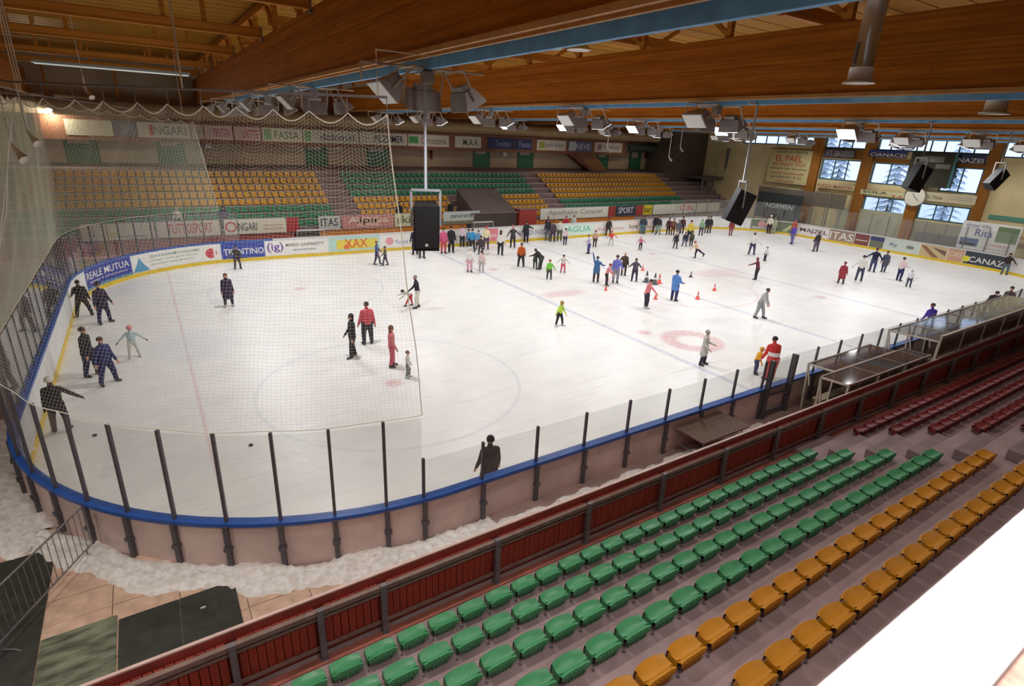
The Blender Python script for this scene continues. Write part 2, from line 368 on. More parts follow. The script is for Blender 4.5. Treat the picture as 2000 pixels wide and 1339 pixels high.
for i, s0 in enumerate(bays):
    s1 = bays[i+1] if i+1 < len(bays) else PER+bays[0]
    sm = (s0+s1)/2; near = sm < ST+2 or sm > PER-ARC-6; top = glass_h(sm % PER)
    isdoor = abs(s0-sdoor0) < .05
    seg(s0+.004, s1-.004, .0, .10, 0.0, HB-.05).build('board_panel', [M_pink if 0 else M_boardw], boards)
    if near: seg(s0+.03, s1-.03, .105, .13, FL-.05 if not isdoor else FL+.25, HB-.05).build('back_panel', M_pink, boards)
    seg(s0, s1, -.03, .18, HB-.05, HB+.03).build('top_cap', M_blue if near or sm > S_FAR0+ST-2 else mat('pale_cap', (.6, .6, .6), .4), boards)
    seg(s0, s1, -.022, -.001, .0, .20).build('kick_strip', M_kick, boards)
    if top:
        seg(s0+.03, s1-.03, .075, .087, HB+.03, top-.03).build('shield_pane', M_glass, boards)
        p, n = path(s0, .09); mb = MB(); ang = math.atan2(n.y, n.x)
        for a, b in ((Vector((.17, 0, 0)), 0),):
            pass
        post = MB().box(-.03, .03, -.028, .028, HB-.1, top+.02).box(.03, .12, -.045, .045, FL-.05, HB-.02).box(.03, .15, -.07, .07, FL+.42, FL+.5)
        o = post.build('shield_post', M_dark if near or sm > S_FAR0+ST-2 else M_steel, boards); o.location = p; o.rotation_euler = (0, 0, ang)
# players' gate in the near boards
gate = thing('rink_gate', 'narrow steel-framed gate in the near boards right of the brown table', 'gate')
g = MB()
for gx in (19.12, 20.35): g.box(gx-.05, gx+.05, -15.5, -15.36, FL, 2.3)
g.build('gate_frame', M_dark, gate)
MB().box(19.2, 20.25, -15.44, -15.38, FL+.1, FL+.18).box(19.2, 20.25, -15.44, -15.38, 1.05, 1.12).build('gate_rail', M_dark, gate)
MB().box(19.2, 20.25, -15.42, -15.40, 1.3, 2.2).build('gate_pane', M_glass, gate)
MB().box(20.1, 20.2, -15.48, -15.44, 1.0, 1.03).build('latch', M_steel, gate)

# adverts on the inner faces of the boards
def board_map(sa):                                     # u runs to the viewer's right, seen from inside the rink
    return lambda u, v, off: (lambda p: (p.x, p.y, v))(path(sa-u, -off)[0])
def board_ad(px0, px1, lo, hi, bg, items, label):
    a = s_px(px0, 0, lo, hi); b = s_px(px1, 0, lo, hi); w = abs(a-b); sa = max(a, b); mf = board_map(sa)
    o = patch(mf, .02, w-.02, .22, HB-.07, .008, max(2, int(w/.6))).build('board_advert', bg, boards); o['label'] = label
    for it in items:
        if it[0] == 't':
            _, txt, u0, u1, v0, v1, col = it; lettering(txt, (u1-u0)*w, (v1-v0), mf, col, o, u0*w, v0, off=.016)
        elif it[0] == 'r':
            _, u0, u1, v0, v1, col = it; patch(mf, u0*w, u1*w, v0, v1, .012, 4).build('printed_field', col, o)
        elif it[0] == 'p':
            _, pts, col = it; MB().face([mf(u*w, v, .014) for u, v in pts]).build('printed_field', col, o)
        elif it[0] == 'c':
            _, u, v, r, col = it; MB().face([mf(u*w+r*math.cos(t*PI/9), v+.9*r*math.sin(t*PI/9), .014) for t in range(18)]).build('printed_disc', col, o)
LO, HI = S_FAR0-ARC-EN, PER-ARC-EN*.5
LF, HF = S_FAR0, PER-ARC-4
W_, K_ = flat(232, 230, 224), flat(30, 30, 34); B_ = flat(38, 52, 150); R_ = flat(190, 40, 40); GR = flat(60, 110, 70); GY = flat(120, 125, 130)
board_ad(168, 257, LF, HF, B_, [('t', 'REALE MUTUA', .04, .96, .72, 1.08, W_), ('t', 'agenzia di assicurazioni', .1, .9, .50, .62, W_), ('r', .0, 1, .24, .34, flat(90, 150, 170))], 'blue board advert with white letters REALE MUTUA')
board_ad(258, 430, LF, HF, W_, [('p', [(.0, .26), (.05, .66), (.09, 1.05), (.13, .7), (.2, .26)], flat(80, 150, 190)), ('p', [(.01, .26), (.04, .5), (.07, .36), (.10, .56), (.13, .38), (.16, .5), (.19, .26)], flat(30, 60, 60)),
    ('t', 'SCUOLA DI ALPINISMO E SCI DOLOMITI', .22, .78, .90, 1.06, flat(70, 120, 90)), ('t', 'noleggio e guide alpine canazei', .22, .74, .68, .80, flat(130, 160, 90)), ('t', 'escursioni corsi ghiaccio', .22, .70, .46, .57, flat(90, 130, 120)),
    ('c', .90, .68, .34, flat(200, 70, 80)), ('c', .885, .62, .2, flat(90, 150, 90))], 'white board advert with blue mountain logo and red-green disc')
board_ad(431, 517, LF, HF, flat(50, 70, 160), [('t', 'TRENTINO', .05, .97, .45, .85, W_)], 'blue board advert with white lettering')
board_ad(518, 640, LF, HF, W_, [('t', '(ig)', .03, .28, .42, 1.1, flat(110, 60, 160)), ('t', 'MARIO GASPARETTI', .32, .93, .78, .98, flat(120, 90, 100)), ('t', 'termoidraulica', .42, .8, .48, .62, flat(110, 120, 140))], 'white board advert with purple ig emblem')
board_ad(641, 742, LF, HF, flat(180, 215, 205), [('r', .15, .95, .35, 1.0, flat(225, 205, 70)), ('t', 'XAX', .3, .75, .42, 1.05, flat(215, 90, 50)), ('c', .34, .5, .22, flat(225, 120, 60))], 'pale green board advert with yellow and orange lettering')
board_ad(743, 800, LF, HF, W_, [('c', .3, .72, .32, flat(225, 150, 165)), ('t', 'fassa', .5, .95, .5, .8, flat(150, 160, 200))], 'white board advert with pink disc behind net edge')
board_ad(801, 945, LF, HF, W_, [('t', 'SKI AREA BELVEDERE', .05, .9, .7, .95, flat(150, 190, 170))], 'white board advert behind the hanging black loudspeaker')
board_ad(946, 973, LF, HF, flat(222, 130, 140), [('t', 'RODA', .1, .9, .55, .8, W_)], 'small pink board advert')
board_ad(974, 1080, LF, HF, W_, [('t', 'VAL DI FASSA', .35, .9, .5, .95, flat(120, 130, 150))], 'white board advert with grey lettering near centre')
board_ad(1081, 1160, LF, HF, flat(214, 236, 224), [('t', 'AGUA', .3, .92, .5, 1.05, flat(110, 190, 160))], 'pale green board advert reading AGUA')
board_ad(1161, 1225, LF, HF, W_, [('t', 'fiemme', .1, .9, .5, .8, flat(220, 160, 150))], 'white board advert with faint red lettering')
board_ad(1226, 1290, LF, HF, flat(238, 222, 214), [('t', 'hotel', .05, .3, .5, .95, flat(70, 70, 75)), ('r', .4, .95, .5, .58, flat(210, 120, 110))], 'cream board advert with small dark lettering')
RLO, RHI = ST+2, S_FAR0+1
board_ad(1466, 1555, RLO, RHI, flat(120, 130, 105), [('c', .25, .8, .4, flat(215, 160, 165)), ('r', .03, .5, .3, .5, flat(190, 195, 185)), ('p', [(.7, .3), (.85, 1.0), (.95, 1.0), (.8, .3)], flat(190, 205, 150))], 'green board advert with pink disc below the black banner')
board_ad(1560, 1618, RLO, RHI, flat(235, 230, 225), [('t', 'MAJZEL', .04, .96, .45, .95, flat(80, 50, 70))], 'white board advert with dark letters MAJZEL')
board_ad(1619, 1668, RLO, RHI, flat(165, 140, 120), [('t', 'ITAS', .04, .96, .35, 1.08, W_)], 'brown board advert with large white letters ITAS')
board_ad(1669, 1698, RLO, RHI, flat(130, 70, 70), [('r', .1, .9, .6, .7, flat(210, 190, 170))], 'maroon board advert right of ITAS')
board_ad(1699, 1726, RLO, RHI, flat(110, 115, 95), [('r', 0, 1, .85, 1.15, flat(60, 65, 120))], 'blue and olive board advert')
board_ad(1727, 1795, RLO, RHI, flat(205, 215, 205), [('t', 'fly', .15, .4, .5, .9, flat(90, 120, 150)), ('r', .65, .85, .6, .85, flat(120, 130, 120))], 'pale green board advert with small bird-like mark')
board_ad(1796, 1850, RLO, RHI, flat(205, 185, 140), [('p', [(.0, 1.1), (.2, 1.1), (.75, .25), (.5, .25)], flat(150, 105, 80)), ('p', [(.4, 1.1), (.95, .9), (.95, .5)], flat(120, 90, 75))], 'beige board advert with brown diagonal shapes')
board_ad(1851, 1882, RLO, RHI, flat(205, 160, 130), [('t', 'CAFE', .1, .9, .6, 1.0, flat(225, 210, 190))], 'orange brown board advert')
board_ad(1883, 1962, RLO, RHI, flat(55, 62, 72), [('t', 'CANAZ', .12, .98, .4, .85, W_), ('c', .06, .6, .28, flat(220, 215, 60))], 'dark board advert with white letters CANAZ and yellow emblem')
# ------------------------------------------------------------ outer floors
M_floor = mat('walkway_concrete', (.36, .25, .22), .7, 0, .3, 1.3)
M_slab = mat('pink_stone_slab', (.72, .50, .37), .6, 0, .28, 4, bump=.1)
M_mat = mat('black_rubber_mat', (.045, .048, .04), .55, 0, .35, 5, bump=.2)
M_matw = mat('worn_green_mat', (.075, .085, .06), .4, 0, 0, 2.5, col2=(.22, .25, .17), bump=.3, stretch=(1, 3, 1))
def ringfloor():
    mb = MB(); n = 200
    for k in range(n):
        a, na = path(PER*k/n, .1); b, nb = path(PER*(k+1)/n, .1)
        def outp(p): # push to the walkway rectangle
            c = Vector((min(max(p.x, 8.05), 52), min(max(p.y, -7.2), 7.2), 0)); d = (p-c)
            t = 1e9
            if d.x > 1e-6: t = min(t, (64-c.x)/d.x)
            if d.x < -1e-6: t = min(t, (-7-c.x)/d.x)
            if d.y > 1e-6: t = min(t, (17.6-c.y)/d.y)
            if d.y < -1e-6: t = min(t, (-17.4-c.y)/d.y)
            return c+d*t
        A, B = outp(a), outp(b)
        mb.face([(a.x, a.y, FL), (A.x, A.y, FL), (B.x, B.y, FL), (b.x, b.y, FL)]); mb.face([(a.x, a.y, -.1), (a.x, a.y, FL), (b.x, b.y, FL), (b.x, b.y, -.1)])
    return mb
fl = ringfloor().build('floor_walkway', M_floor); struct(fl, 'brown-grey concrete walkway around the rink boards', 'floor')
# stone slabs laid in the corner, each its own piece
def outside(x, y):
    c = Vector((min(max(x, 8.05), 52), min(max(y, -7.2), 7.2))); return (Vector((x, y))-c).length > RC+.2
slab_me = {}
random.seed(3)
xs = [-6.2+1.02*k for k in range(0, 15)]; ys = [-17.3+.62*k for k in range(0, 16)]
for i, x in enumerate(xs):
    for j, y in enumerate(ys):
        if y > -8.2 or (x > 4.5 and y > -15.6) or x > 8.0: continue
        if not (outside(x+.5, y+.3)): continue
        key = (i+j) % 3
        if key not in slab_me: slab_me[key] = MB().box(0, 1.005, 0, .605, 0, .02+.002*key).mesh('slab', M_slab)
        put('slab', slab_me[key], fl, (x, y, FL+.0005*((i*7+j*3) % 4)))
def rubber(x0, x1, y0, y1, m, label, z=.03):
    t = thing('rubber_mat', label, 'mat', (0, 0, 0), 0, None)
    mb = MB(); nx = max(1, round((x1-x0)/1.0)); 
    for k in range(nx):
        a = x0+(x1-x0)*k/nx; b = x0+(x1-x0)*(k+1)/nx
        o = MB().box(a+.006, b-.006, y0, y1, FL+.023, FL+.023+z).build('mat_section', m, t)
    return t
rubber(-5.2, 0.98, -16.9, -12.0, M_mat, 'large black rubber mat at the left corner under the crowd barrier')
rubber(.99, 2.03, -16.95, -14.52, M_matw, 'worn shiny green-black rubber mat with pale scuffs beside the red fence')
rubber(2.05, 3.86, -16.95, -14.66, M_mat, 'dark rubber mat strip beside the red fence, right of the worn one', .034)
# snow scraped off the ice
def snow_strip(name, pts, w0, h, label, seed):
    random.seed(seed); mb = MB(); n = len(pts); R = 14; v = []; f = []
    for i, (x, y, w) in enumerate(pts):
        d = Vector((pts[min(i+1, n-1)][0]-pts[max(i-1, 0)][0], pts[min(i+1, n-1)][1]-pts[max(i-1, 0)][1], 0)).normalized(); nn = Vector((-d.y, d.x, 0)); en = min(1, i/6, (n-1-i)/6)
        eL, eR = w/2*(1+.25*random.random()), w/2*(1+.25*random.random())
        for j in range(R+1):
            t = j/R*2-1; e = min(1, (1-abs(t))*3); zz = e*h*(.35+.5*math.sin(i*.5+j)**2*.5+.8*random.random())*en; q = Vector((x, y, 0))+nn*t*(eL if t > 0 else eR)
            v.append((q.x+(random.random()-.5)*.03, q.y+(random.random()-.5)*.03, FL+.012+zz))
    for i in range(n-1):
        for j in range(R): a = i*(R+1)+j; f.append((a, a+1, a+R+2, a+R+1))
    o = mb.raw(v, f).build(name, M_snow, None, True); return tag(o, label, 'snow', None, 'stuff')
pp = []
for k in range(170):
    s = PER-14.8+15.8*k/169; p, n = path(s, .50+.07*math.sin(k*.21)+(.12 if k < 70 else 0)); pp.append((p.x, p.y, .66+.12*math.sin(k*.33)+(.35 if k < 70 else .0)))
snow_strip('scraped_snow', pp, 1.0, .10, 'white scraped snow banked outside the curved left corner of the boards', 5)
pp = [(8.3+.11*k, -15.93-.05*math.sin(k*.4), .50+.08*math.sin(k*.9)) for k in range(100)]
snow_strip('scraped_snow', pp, .6, .09, 'strip of white snow on the walkway between near boards and red fence', 6)
# ------------------------------------------------------------ near stand
DY, DZ, Y0, Z0 = .785, .42, -18.49, 1.25
mb = MB(); mb.box(-6.5, 63.4, -18.03, -17.38, -.1, .83)
nr = 7
for k in range(nr):
    yb = Y0-DY*k; mb.box(-6.5, 63.4, yb-DY+.33, yb+.36, 0, Z0+DZ*k-.01)
mb.box(-6.5, 63.4, -27, Y0-DY*nr+.44, 0, Z0+DZ*nr-.01)
st = mb.build('floor_near_stand', M_conc); struct(st, 'stepped mauve-grey concrete tiers of the near seating stand', 'tiers')
# red fence
fence = thing('fence', 'red plank fence with grey steel posts along the front of the near stand', 'fence')
posts_x = [1.55, 3.6, 4.78, 5.75, 7.85, 9.95, 12.05, 14.15, 16.25, 18.35]+[18.35+2.1*k for k in range(1, 21)]
pm = MB().box(-.052, .052, -.014, .014, 0, .86).mesh('plank', M_redwood); npl = 0
for i in range(len(posts_x)-1):
    a, b = posts_x[i]+.07, posts_x[i+1]-.07; n = max(1, int(round((b-a)/.118)))
    if npl+n < 300:
        for k in range(n):
            put('plank', pm, fence, (a+(k+.5)*(b-a)/n, -17.50+.004*((k*5) % 3), .9)); npl += 1
    else:
        m2 = MB()
        for k in range(n): x = a+(k+.5)*(b-a)/n; m2.box(x-.052, x+.052, -17.514, -17.486, .9, 1.76)
        tag(m2.build('planking', M_redwood2, fence), kind='stuff')
    MB().box(a-.07, b+.07, -17.56, -17.52, .98, 1.03).build('bottom_rail', M_rail, fence)
    MB().box(a-.07, b+.07, -17.60, -17.52, 1.68, 1.76).build('top_rail', M_rail, fence); MB().box(a-.07, b+.07, -17.56, -17.52, 1.56, 1.61).build('mid_rail', M_rail, fence)
    MB().box(posts_x[i]-.045, posts_x[i]+.045, -17.64, -17.56, .82, 1.80).box(posts_x[i]-.06, posts_x[i]+.06, -17.68, -17.54, .82, .86).build('fence_post', M_steel, fence)
MB().box(1.5, 62, -17.47, -17.42, .3, 1.90).build('outer_board', M_redwood2, fence)
MB().box(1.5, 62, -17.475, -17.425, 1.90, 1.925).build('edge_cap', mat('pink_cap', (.70, .50, .44), .5, 0, .2, 4), fence)
MB().box(1.5, 62, -17.72, -17.58, .83, .855).build('kerb_line', mat('orange_kerb', (.5, .17, .12), .5, 0, .4, 2), fence)

# ------------------------------------------------------------ seats
def seat_meshes(col, back=1.0):
    """Bucket seat: +y is towards the sitter's back. Returns pan, backrest, bracket meshes."""
    W = .212; xs = [-1, -.93, -.6, -.2, .2, .6, .93, 1]
    prof = [(.01, .03), (-.004, .10), (.0, .165), (.02, .185), (.07, .165), (.15, .155), (.20, .165)]
    def surf(prof, crest=False):
        v = []; f = []
        for (y, z) in prof:
            for x in xs:
                e = abs(x); lip = .016 if e > .9 else 0; yy = y+(.05*max(0, e-.5)/.5 if y < .08 else 0)
                zz = z+(lip if z > .14 and not crest else 0)-(.022*max(0, e-.6)/.4 if crest and z > .18 else 0)
                v.append((x*W, yy, zz))
        n = len(xs)
        for i in range(len(prof)-1):
            for j in range(n-1): f.append((i*n+j, i*n+j+1, (i+1)*n+j+1, (i+1)*n+j))
        return v, f
    v, f = surf(prof); pan = MB().raw(v, f)
    for sx in (-1, 1): pan.hexa([(sx*W-.005, .075, .09), (sx*W+.003, .075, .09), (sx*W+.003, .21, .03), (sx*W-.005, .21, .03), (sx*W-.005, .075, .175), (sx*W+.003, .075, .175), (sx*W+.003, .21, .175), (sx*W-.005, .21, .175)])
    bp_ = [(.19, .162), (.225, .19), (.242, .212), (.262, .214), (.270, .196), (.262, .11), (.235, .01)]
    v, f = surf(bp_, True)
    for q in range(8): v[6*8+q] = (v[6*8+q][0]*.80, v[6*8+q][1]-.02*abs(xs[q]), v[6*8+q][2]+.03*abs(xs[q])); v[5*8+q] = (v[5*8+q][0]*.95, v[5*8+q][1], v[5*8+q][2])
    bk = MB().raw(v, f)
    for k in range(6): x = -.15+.06*k; bk.hexa([(x*.85-.005, .235, .02), (x*.85+.005, .235, .02), (x*.85+.005, .25, .02), (x*.85-.005, .25, .02), (x-.005, .268, .185), (x+.005, .268, .185), (x+.005, .281, .185), (x-.005, .281, .185)])
    br = MB().box(-.15, .15, .04, .20, 0, .05).box(.205, .235, .24, .27, .0, .025)
    return pan.mesh('seat_pan', col), bk.mesh('backrest', col), br.mesh('mounting_bracket', M_steel)
S_MESH = {'green': seat_meshes(M_green), 'yellow': seat_meshes(M_yellow), 'red': seat_meshes(M_redp)}
for t in S_MESH.values():
    for me in t[:2]: me.polygons.foreach_set('use_smooth', [len(me.polygons) > 0]*len(me.polygons)); me.set_sharp_from_angle(angle=.6)
count = {'green': 0, 'yellow': 0, 'red': 0}
RN = ['front row', 'second row', 'third row', 'fourth row', 'fifth row', 'sixth row', 'seventh row']
cand = []                                              # (distance, colour, name words, place, rotation, group, near?)
def near_seat(col, k, x, n, where):
    y = Y0-DY*k+.27; z = Z0+DZ*k
    cand.append(((Vector((x, y, z))-CAM).length, col, '%s plastic seat, %s of near stand, %s %s' % (col, RN[k], ordinal(n), where), (x, y, z), True, '%s seats in the %s of the near stand' % (col, RN[k])))
leftmost = [3.6, 4.1, 4.6, 5.4, 6.6, 7.6]
for k in range(6):
    x = 16.41; n = 1
    while x > leftmost[k]: near_seat('green' if k < 4 else 'yellow', k, x, n, 'left of the stairs'); x -= .5; n += 1
for k in range(6):
    x = 18.95; n = 1
    while x < (46 if k == 0 else 40-k*1.2) and (k < 5 or x < 27): near_seat('red', k, x, n, 'right of the stairs'); x += .5; n += 1
# steps of the stairs in the near stand
stairs = thing('stair_steps', 'grey concrete steps between green and red seats in the near stand', 'stairs')
for k in range(6):
    MB().box(17.0, 18.5, Y0-DY*k-.02, Y0-DY*k+.44+.3, Z0+DZ*k-.42, Z0+DZ*k-.21).build('step', mat('step_concrete', (.26, .19, .19), .7, 0, .25, 2), stairs)

# ------------------------------------------------------------ far stand
FY, FZ = [18.6+.83*k for k in range(9)], [1.55+.425*k for k in range(9)]   # seat line, tread height
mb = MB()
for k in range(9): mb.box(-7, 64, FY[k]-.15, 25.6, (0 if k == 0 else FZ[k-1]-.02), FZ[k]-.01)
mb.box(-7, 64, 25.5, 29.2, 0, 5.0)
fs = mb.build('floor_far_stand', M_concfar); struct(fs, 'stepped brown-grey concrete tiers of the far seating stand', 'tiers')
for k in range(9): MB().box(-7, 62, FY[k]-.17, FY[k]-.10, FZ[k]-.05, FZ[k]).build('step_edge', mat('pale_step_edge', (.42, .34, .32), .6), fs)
def far_shell(col):
    v = []; W = .195
    mb = MB(); mb.hexa([(-W, 0, .05), (W, 0, .05), (W, .36, .02), (-W, .36, .02), (-W, 0, .12), (W, 0, .12), (W, .36, .09), (-W, .36, .09)])
    mb.hexa([(-W, .34, .05), (W, .34, .05), (W, .40, .05), (-W, .40, .05), (-W*.92, .38, .40), (W*.92, .38, .40), (W*.92, .42, .40), (-W*.92, .42, .40)])
    mb.box(-W-.006, -W+.01, .03, .36, .05, .15).box(W-.01, W+.006, .03, .36, .05, .15)
    return mb
FS = {c: far_shell(c).mesh('stadium_seat', m) for c, m in (('green', mat('aged_green_plastic', (.03, .22, .10), .4, 0, .2, 2)), ('yellow', mat('aged_yellow_plastic', (.60, .30, .015), .4, 0, .15, 2)))}
blocks = [('left', -3.0, 16.0, 3), ('middle', 18.0, 36.4, -1), ('right', 38.5, 56.0, 3)]
FRN = ['bottom row', 'second row from bottom', 'third row from bottom', 'fourth row from bottom', 'fourth row from top', 'third row from top', 'second row from top', 'top row']
for bn, xa, xb, ng in blocks:
    for k in range(8):
        if bn == 'middle': col = 'green' if k >= 4 else 'yellow'
        else: col = 'green' if k < 3 else 'yellow'
        x = xa; n = 1
        while x < xb:
            if not (bn == 'middle' and k < 4 and 26.2 < x < 31.2):
                cand.append(((Vector((x, FY[k], FZ[k]))-CAM).length, col, '%s seat, %s, far %s block, %s from its left' % (col, FRN[k], bn, ordinal(n)), (x, FY[k], FZ[k]), False, '%s seats, %s of the far %s block' % (col, FRN[k], bn)))
            x += .5; n += 1
cand.sort(key=lambda c: c[0]); rest = MB(); nseat = 0
RM = [FS['green'].materials[0], FS['yellow'].materials[0], M_redp]
for d, col, lab, p_, near_, grp in cand:
    if nseat < 300:
        nseat += 1; count[col] += 1
        if near_:
            t = thing('stadium_seat', lab, 'seat', p_, PI, grp)
            for nm, me in zip(('seat_pan', 'backrest', 'mounting_bracket'), S_MESH[col]): put(nm, me, t)
        else: tag(put('stadium_seat', FS[col], None, p_), lab, 'seat', grp)
    else:
        mi = {'green': 0, 'yellow': 1, 'red': 2}[col]
        for me in (S_MESH[col][:2] if near_ else (FS[col],)):
            sg = -1 if near_ else 1
            rest.raw([(sg*v.co.x+p_[0], sg*v.co.y+p_[1], v.co.z+p_[2]) for v in me.vertices], [tuple(p.vertices) for p in me.polygons], mi)
tag(rest.build('distant_seats', RM), 'rows of small yellow, green and red seats too distant to tell apart', 'seats', None, 'stuff')

# far wall with its doors, boards of adverts above and pipes
M_wall = mat('dull_cream_wall', (.46, .36, .25), .8, 0, .15, .5)
w = MB().box(-7, 64, 28.5, 28.8, 5.0, 12.5).build('wall_far', M_wall); struct(w, 'dull cream rear wall above the far stand', 'wall')
MB().box(-7, 64, 28.40, 28.5, 5.0, 5.25).build('baseboard_far', mat('brown_base', (.12, .08, .06), .7)); bpy.data.objects['baseboard_far']['kind'] = 'structure'
M_door = mat('green_door', (.025, .16, .07), .45, 0, .15, 2); M_pap = mat('sign_panel', (.42, .38, .34), .6)
dn = 0
for px0, px1 in ((133, 195), (312, 362), (598, 638), (718, 758), (925, 955), (1012, 1040), (1166, 1187), (1230, 1250)):
    a = at(px0, 310, 'y', 28.48); b = at(px1, 310, 'y', 28.48); dn += 1
    d = struct(empty('door_%d' % dn, (a.x, 28.45, 5.0)), 'green door in the far wall, %s from the left' % ordinal(dn), 'door'); wd_ = b.x-a.x
    MB().box(0, wd_, 0, .05, 0, 2.35).build('door_leaf', M_door, d)
    MB().box(-.08, 0, -.03, .06, 0, 2.45).box(wd_, wd_+.08, -.03, .06, 0, 2.45).box(-.08, wd_+.08, -.03, .06, 2.35, 2.45).build('door_frame', mat('door_frame_paint', (.02, .10, .05), .5), d)
    MB().box(.1*wd_, .75*wd_, -.04, 0, 1.55, 2.25).build('door_notice', M_pap, d)
    MB().box(.85*wd_, .92*wd_, -.06, 0, 1.0, 1.06).build('door_handle', M_steel, d)
fascia = thing('banner_frame', 'long timber fascia carrying advert banners above the far doors', 'fascia')
MB().box(-2, 53, 27.35, 27.45, 6.85, 8.45).build('backing_board', mat('brown_fascia', (.22, .09, .045), .7, 0, .2, 1), fascia)
for x in np.arange(-1, 53, 4.0): MB().box(x, x+.12, 27.45, 27.6, 8.3, 11.9).build('hanger', M_glulam, fascia)
def wall_map_y(x0, z0, y): return lambda u, v, off: (x0+u, y-off, z0+v)
def fascia_banner(px0, px1, bg, txt, col, label, extra=None):
    a = at(px0, 262, 'y', 27.3); b = at(px1, 262, 'y', 27.3); w = b.x-a.x
    t = thing('advert_banner', label, 'banner', (a.x, 27.32, 7.15)); 
    MB().box(0, w, -.02, .02, 0, 1.05).build('panel', bg, t); mf = lambda u, v, off: (u, -.02-off, v)
    if extra: 
        for e in extra: MB().box(e[0]*w, e[1]*w, -.032, -.021, e[2], e[3]).build('printed_field', e[4], t)
    if txt: lettering(txt, w*.62, .6, mf, col, t, w*.30, .22)
fascia_banner(130, 222, flat(190, 186, 165), '', K_, 'blank pale fascia banner at the far left', )
fascia_banner(224, 268, flat(96, 92, 110), 'TRENTO', flat(140, 140, 165), 'grey-violet fascia banner, second from the left')
fascia_banner(270, 372, flat(205, 200, 185), 'NGARI', flat(90, 110, 120), 'white fascia banner with red O and ONGARI lettering', [(.22, .29, .15, .9, R_)])
fascia_banner(374, 398, flat(190, 180, 160), '', K_, 'narrow plain beige fascia banner')
fascia_banner(400, 454, flat(205, 180, 180), 'TROTTER', flat(190, 60, 110), 'pinkish fascia banner with magenta lettering')
fascia_banner(458, 508, flat(200, 175, 170), 'LATTE', flat(180, 60, 90), 'pinkish fascia banner with dark red lettering')
fascia_banner(512, 590, flat(195, 195, 175), 'FASSA', flat(90, 120, 90), 'pale fascia banner with green emblem on its left', [(.05, .22, .1, .95, flat(120, 165, 110))])
fascia_banner(592, 700, flat(195, 195, 175), 'dolomiti', flat(90, 80, 110), 'pale fascia banner with small green square', [(.02, .13, .1, .95, flat(120, 165, 110))])
fascia_banner(702, 795, flat(200, 196, 180), 'PILZSIMER', flat(40, 50, 80), 'white fascia banner with dark blue lettering at the net edge')
fascia_banner(797, 877, flat(205, 200, 185), 'Carrozzeria', flat(110, 100, 90), 'white fascia banner with green oval emblem', [(.02, .24, .25, .85, flat(50, 150, 80))])
fascia_banner(889, 940, flat(205, 205, 190), 'M.A.A.', flat(70, 90, 80), 'white fascia banner reading M.A.A.')
fascia_banner(953, 1002, flat(24, 34, 92), 'Trentino', flat(130, 150, 190), 'dark blue fascia banner, left one of the pair')
fascia_banner(1004, 1040, flat(24, 34, 92), 'Fassa', flat(130, 150, 190), 'dark blue fascia banner, right one of the pair')
fascia_banner(1050, 1107, flat(205, 200, 185), 'pro loco', flat(110, 110, 140), 'white fascia banner with yellow-green flower', [(.08, .26, .2, .85, flat(150, 160, 60))])
fascia_banner(1113, 1158, flat(80, 90, 130), 'NEVE', flat(190, 195, 205), 'blue and pale fascia banner near the diagonal stair', [(0, .3, .05, 1., flat(180, 195, 200))])
fascia_banner(1164, 1218, flat(205, 195, 185), 'hockey', flat(130, 120, 130), 'rightmost white fascia banner above the fourth doors', [(.1, .24, .2, .85, flat(150, 110, 120))])
tag(MB().tube([(-5, 26.9, 9.0), (63.4, 26.9, 9.0)], .52, 16).build('ventilation_duct', mat('beige_duct', (.42, .30, .16), .5, .1, .15, 1), None, True), 'long beige ventilation duct running above the far fascia', 'duct')
tag(MB().tube([(52.8, 27.0, 7.75), (63.4, 27.0, 7.75)], .42, 16).build('ventilation_duct', mat('dark_green_pipe', (.14, .19, .17), .35, .4, .2, 1), None, True), 'dark grey-green round duct right of the fascia banners', 'duct')
ss = thing('staircase', 'brown timber staircase flight against the far wall right of centre', 'stairs')
a = at(1098, 295, 'y', 27.9); b = at(1148, 330, 'y', 27.9)
MB().hexa([(a.x, 27.5, 7.2), (a.x+1.2, 27.5, 7.2), (b.x+.6, 27.5, 5.05), (b.x, 27.5, 5.05), (a.x, 28.3, 7.2), (a.x+1.2, 28.3, 7.2), (b.x+.6, 28.3, 5.05), (b.x, 28.3, 5.05)]).build('stair_flight', mat('stair_timber', (.16, .05, .02), .6), ss)
MB().hexa([(a.x+1.2, 28.1, 7.2), (a.x+4.6, 28.1, 7.2), (b.x+3.2, 28.1, 5.05), (b.x+.6, 28.1, 5.05), (a.x+1.2, 28.3, 7.2), (a.x+4.6, 28.3, 7.2), (b.x+3.2, 28.3, 5.05), (b.x+.6, 28.3, 5.05)]).build('side_panel', mat('side_timber', (.30, .14, .06), .6), ss)
for px, py in ((845, 300), (480+5, 305), (1262, 307), (430+495, 300)):
    pass
for i, (px, lab) in enumerate(((842, 'left of the doors behind the pole'), (1261, 'right of the last green door'))):
    p = at(px, 300, 'y', 28.4); t = thing('fire_extinguisher', 'small red-brown wall extinguisher '+lab, 'extinguisher', (p.x, 28.36, p.z-.5))
    MB().tube([(0, 0, 0), (0, 0, .85), (0, 0, .95)], [.13, .13, .05], 10).build('cylinder_body', mat('dull_red', (.16, .035, .025), .5), t, True); MB().tube([(0, 0, .93), (.02, 0, 1.05), (.12, 0, 1.05)], .03, 6).build('nozzle', M_black, t)
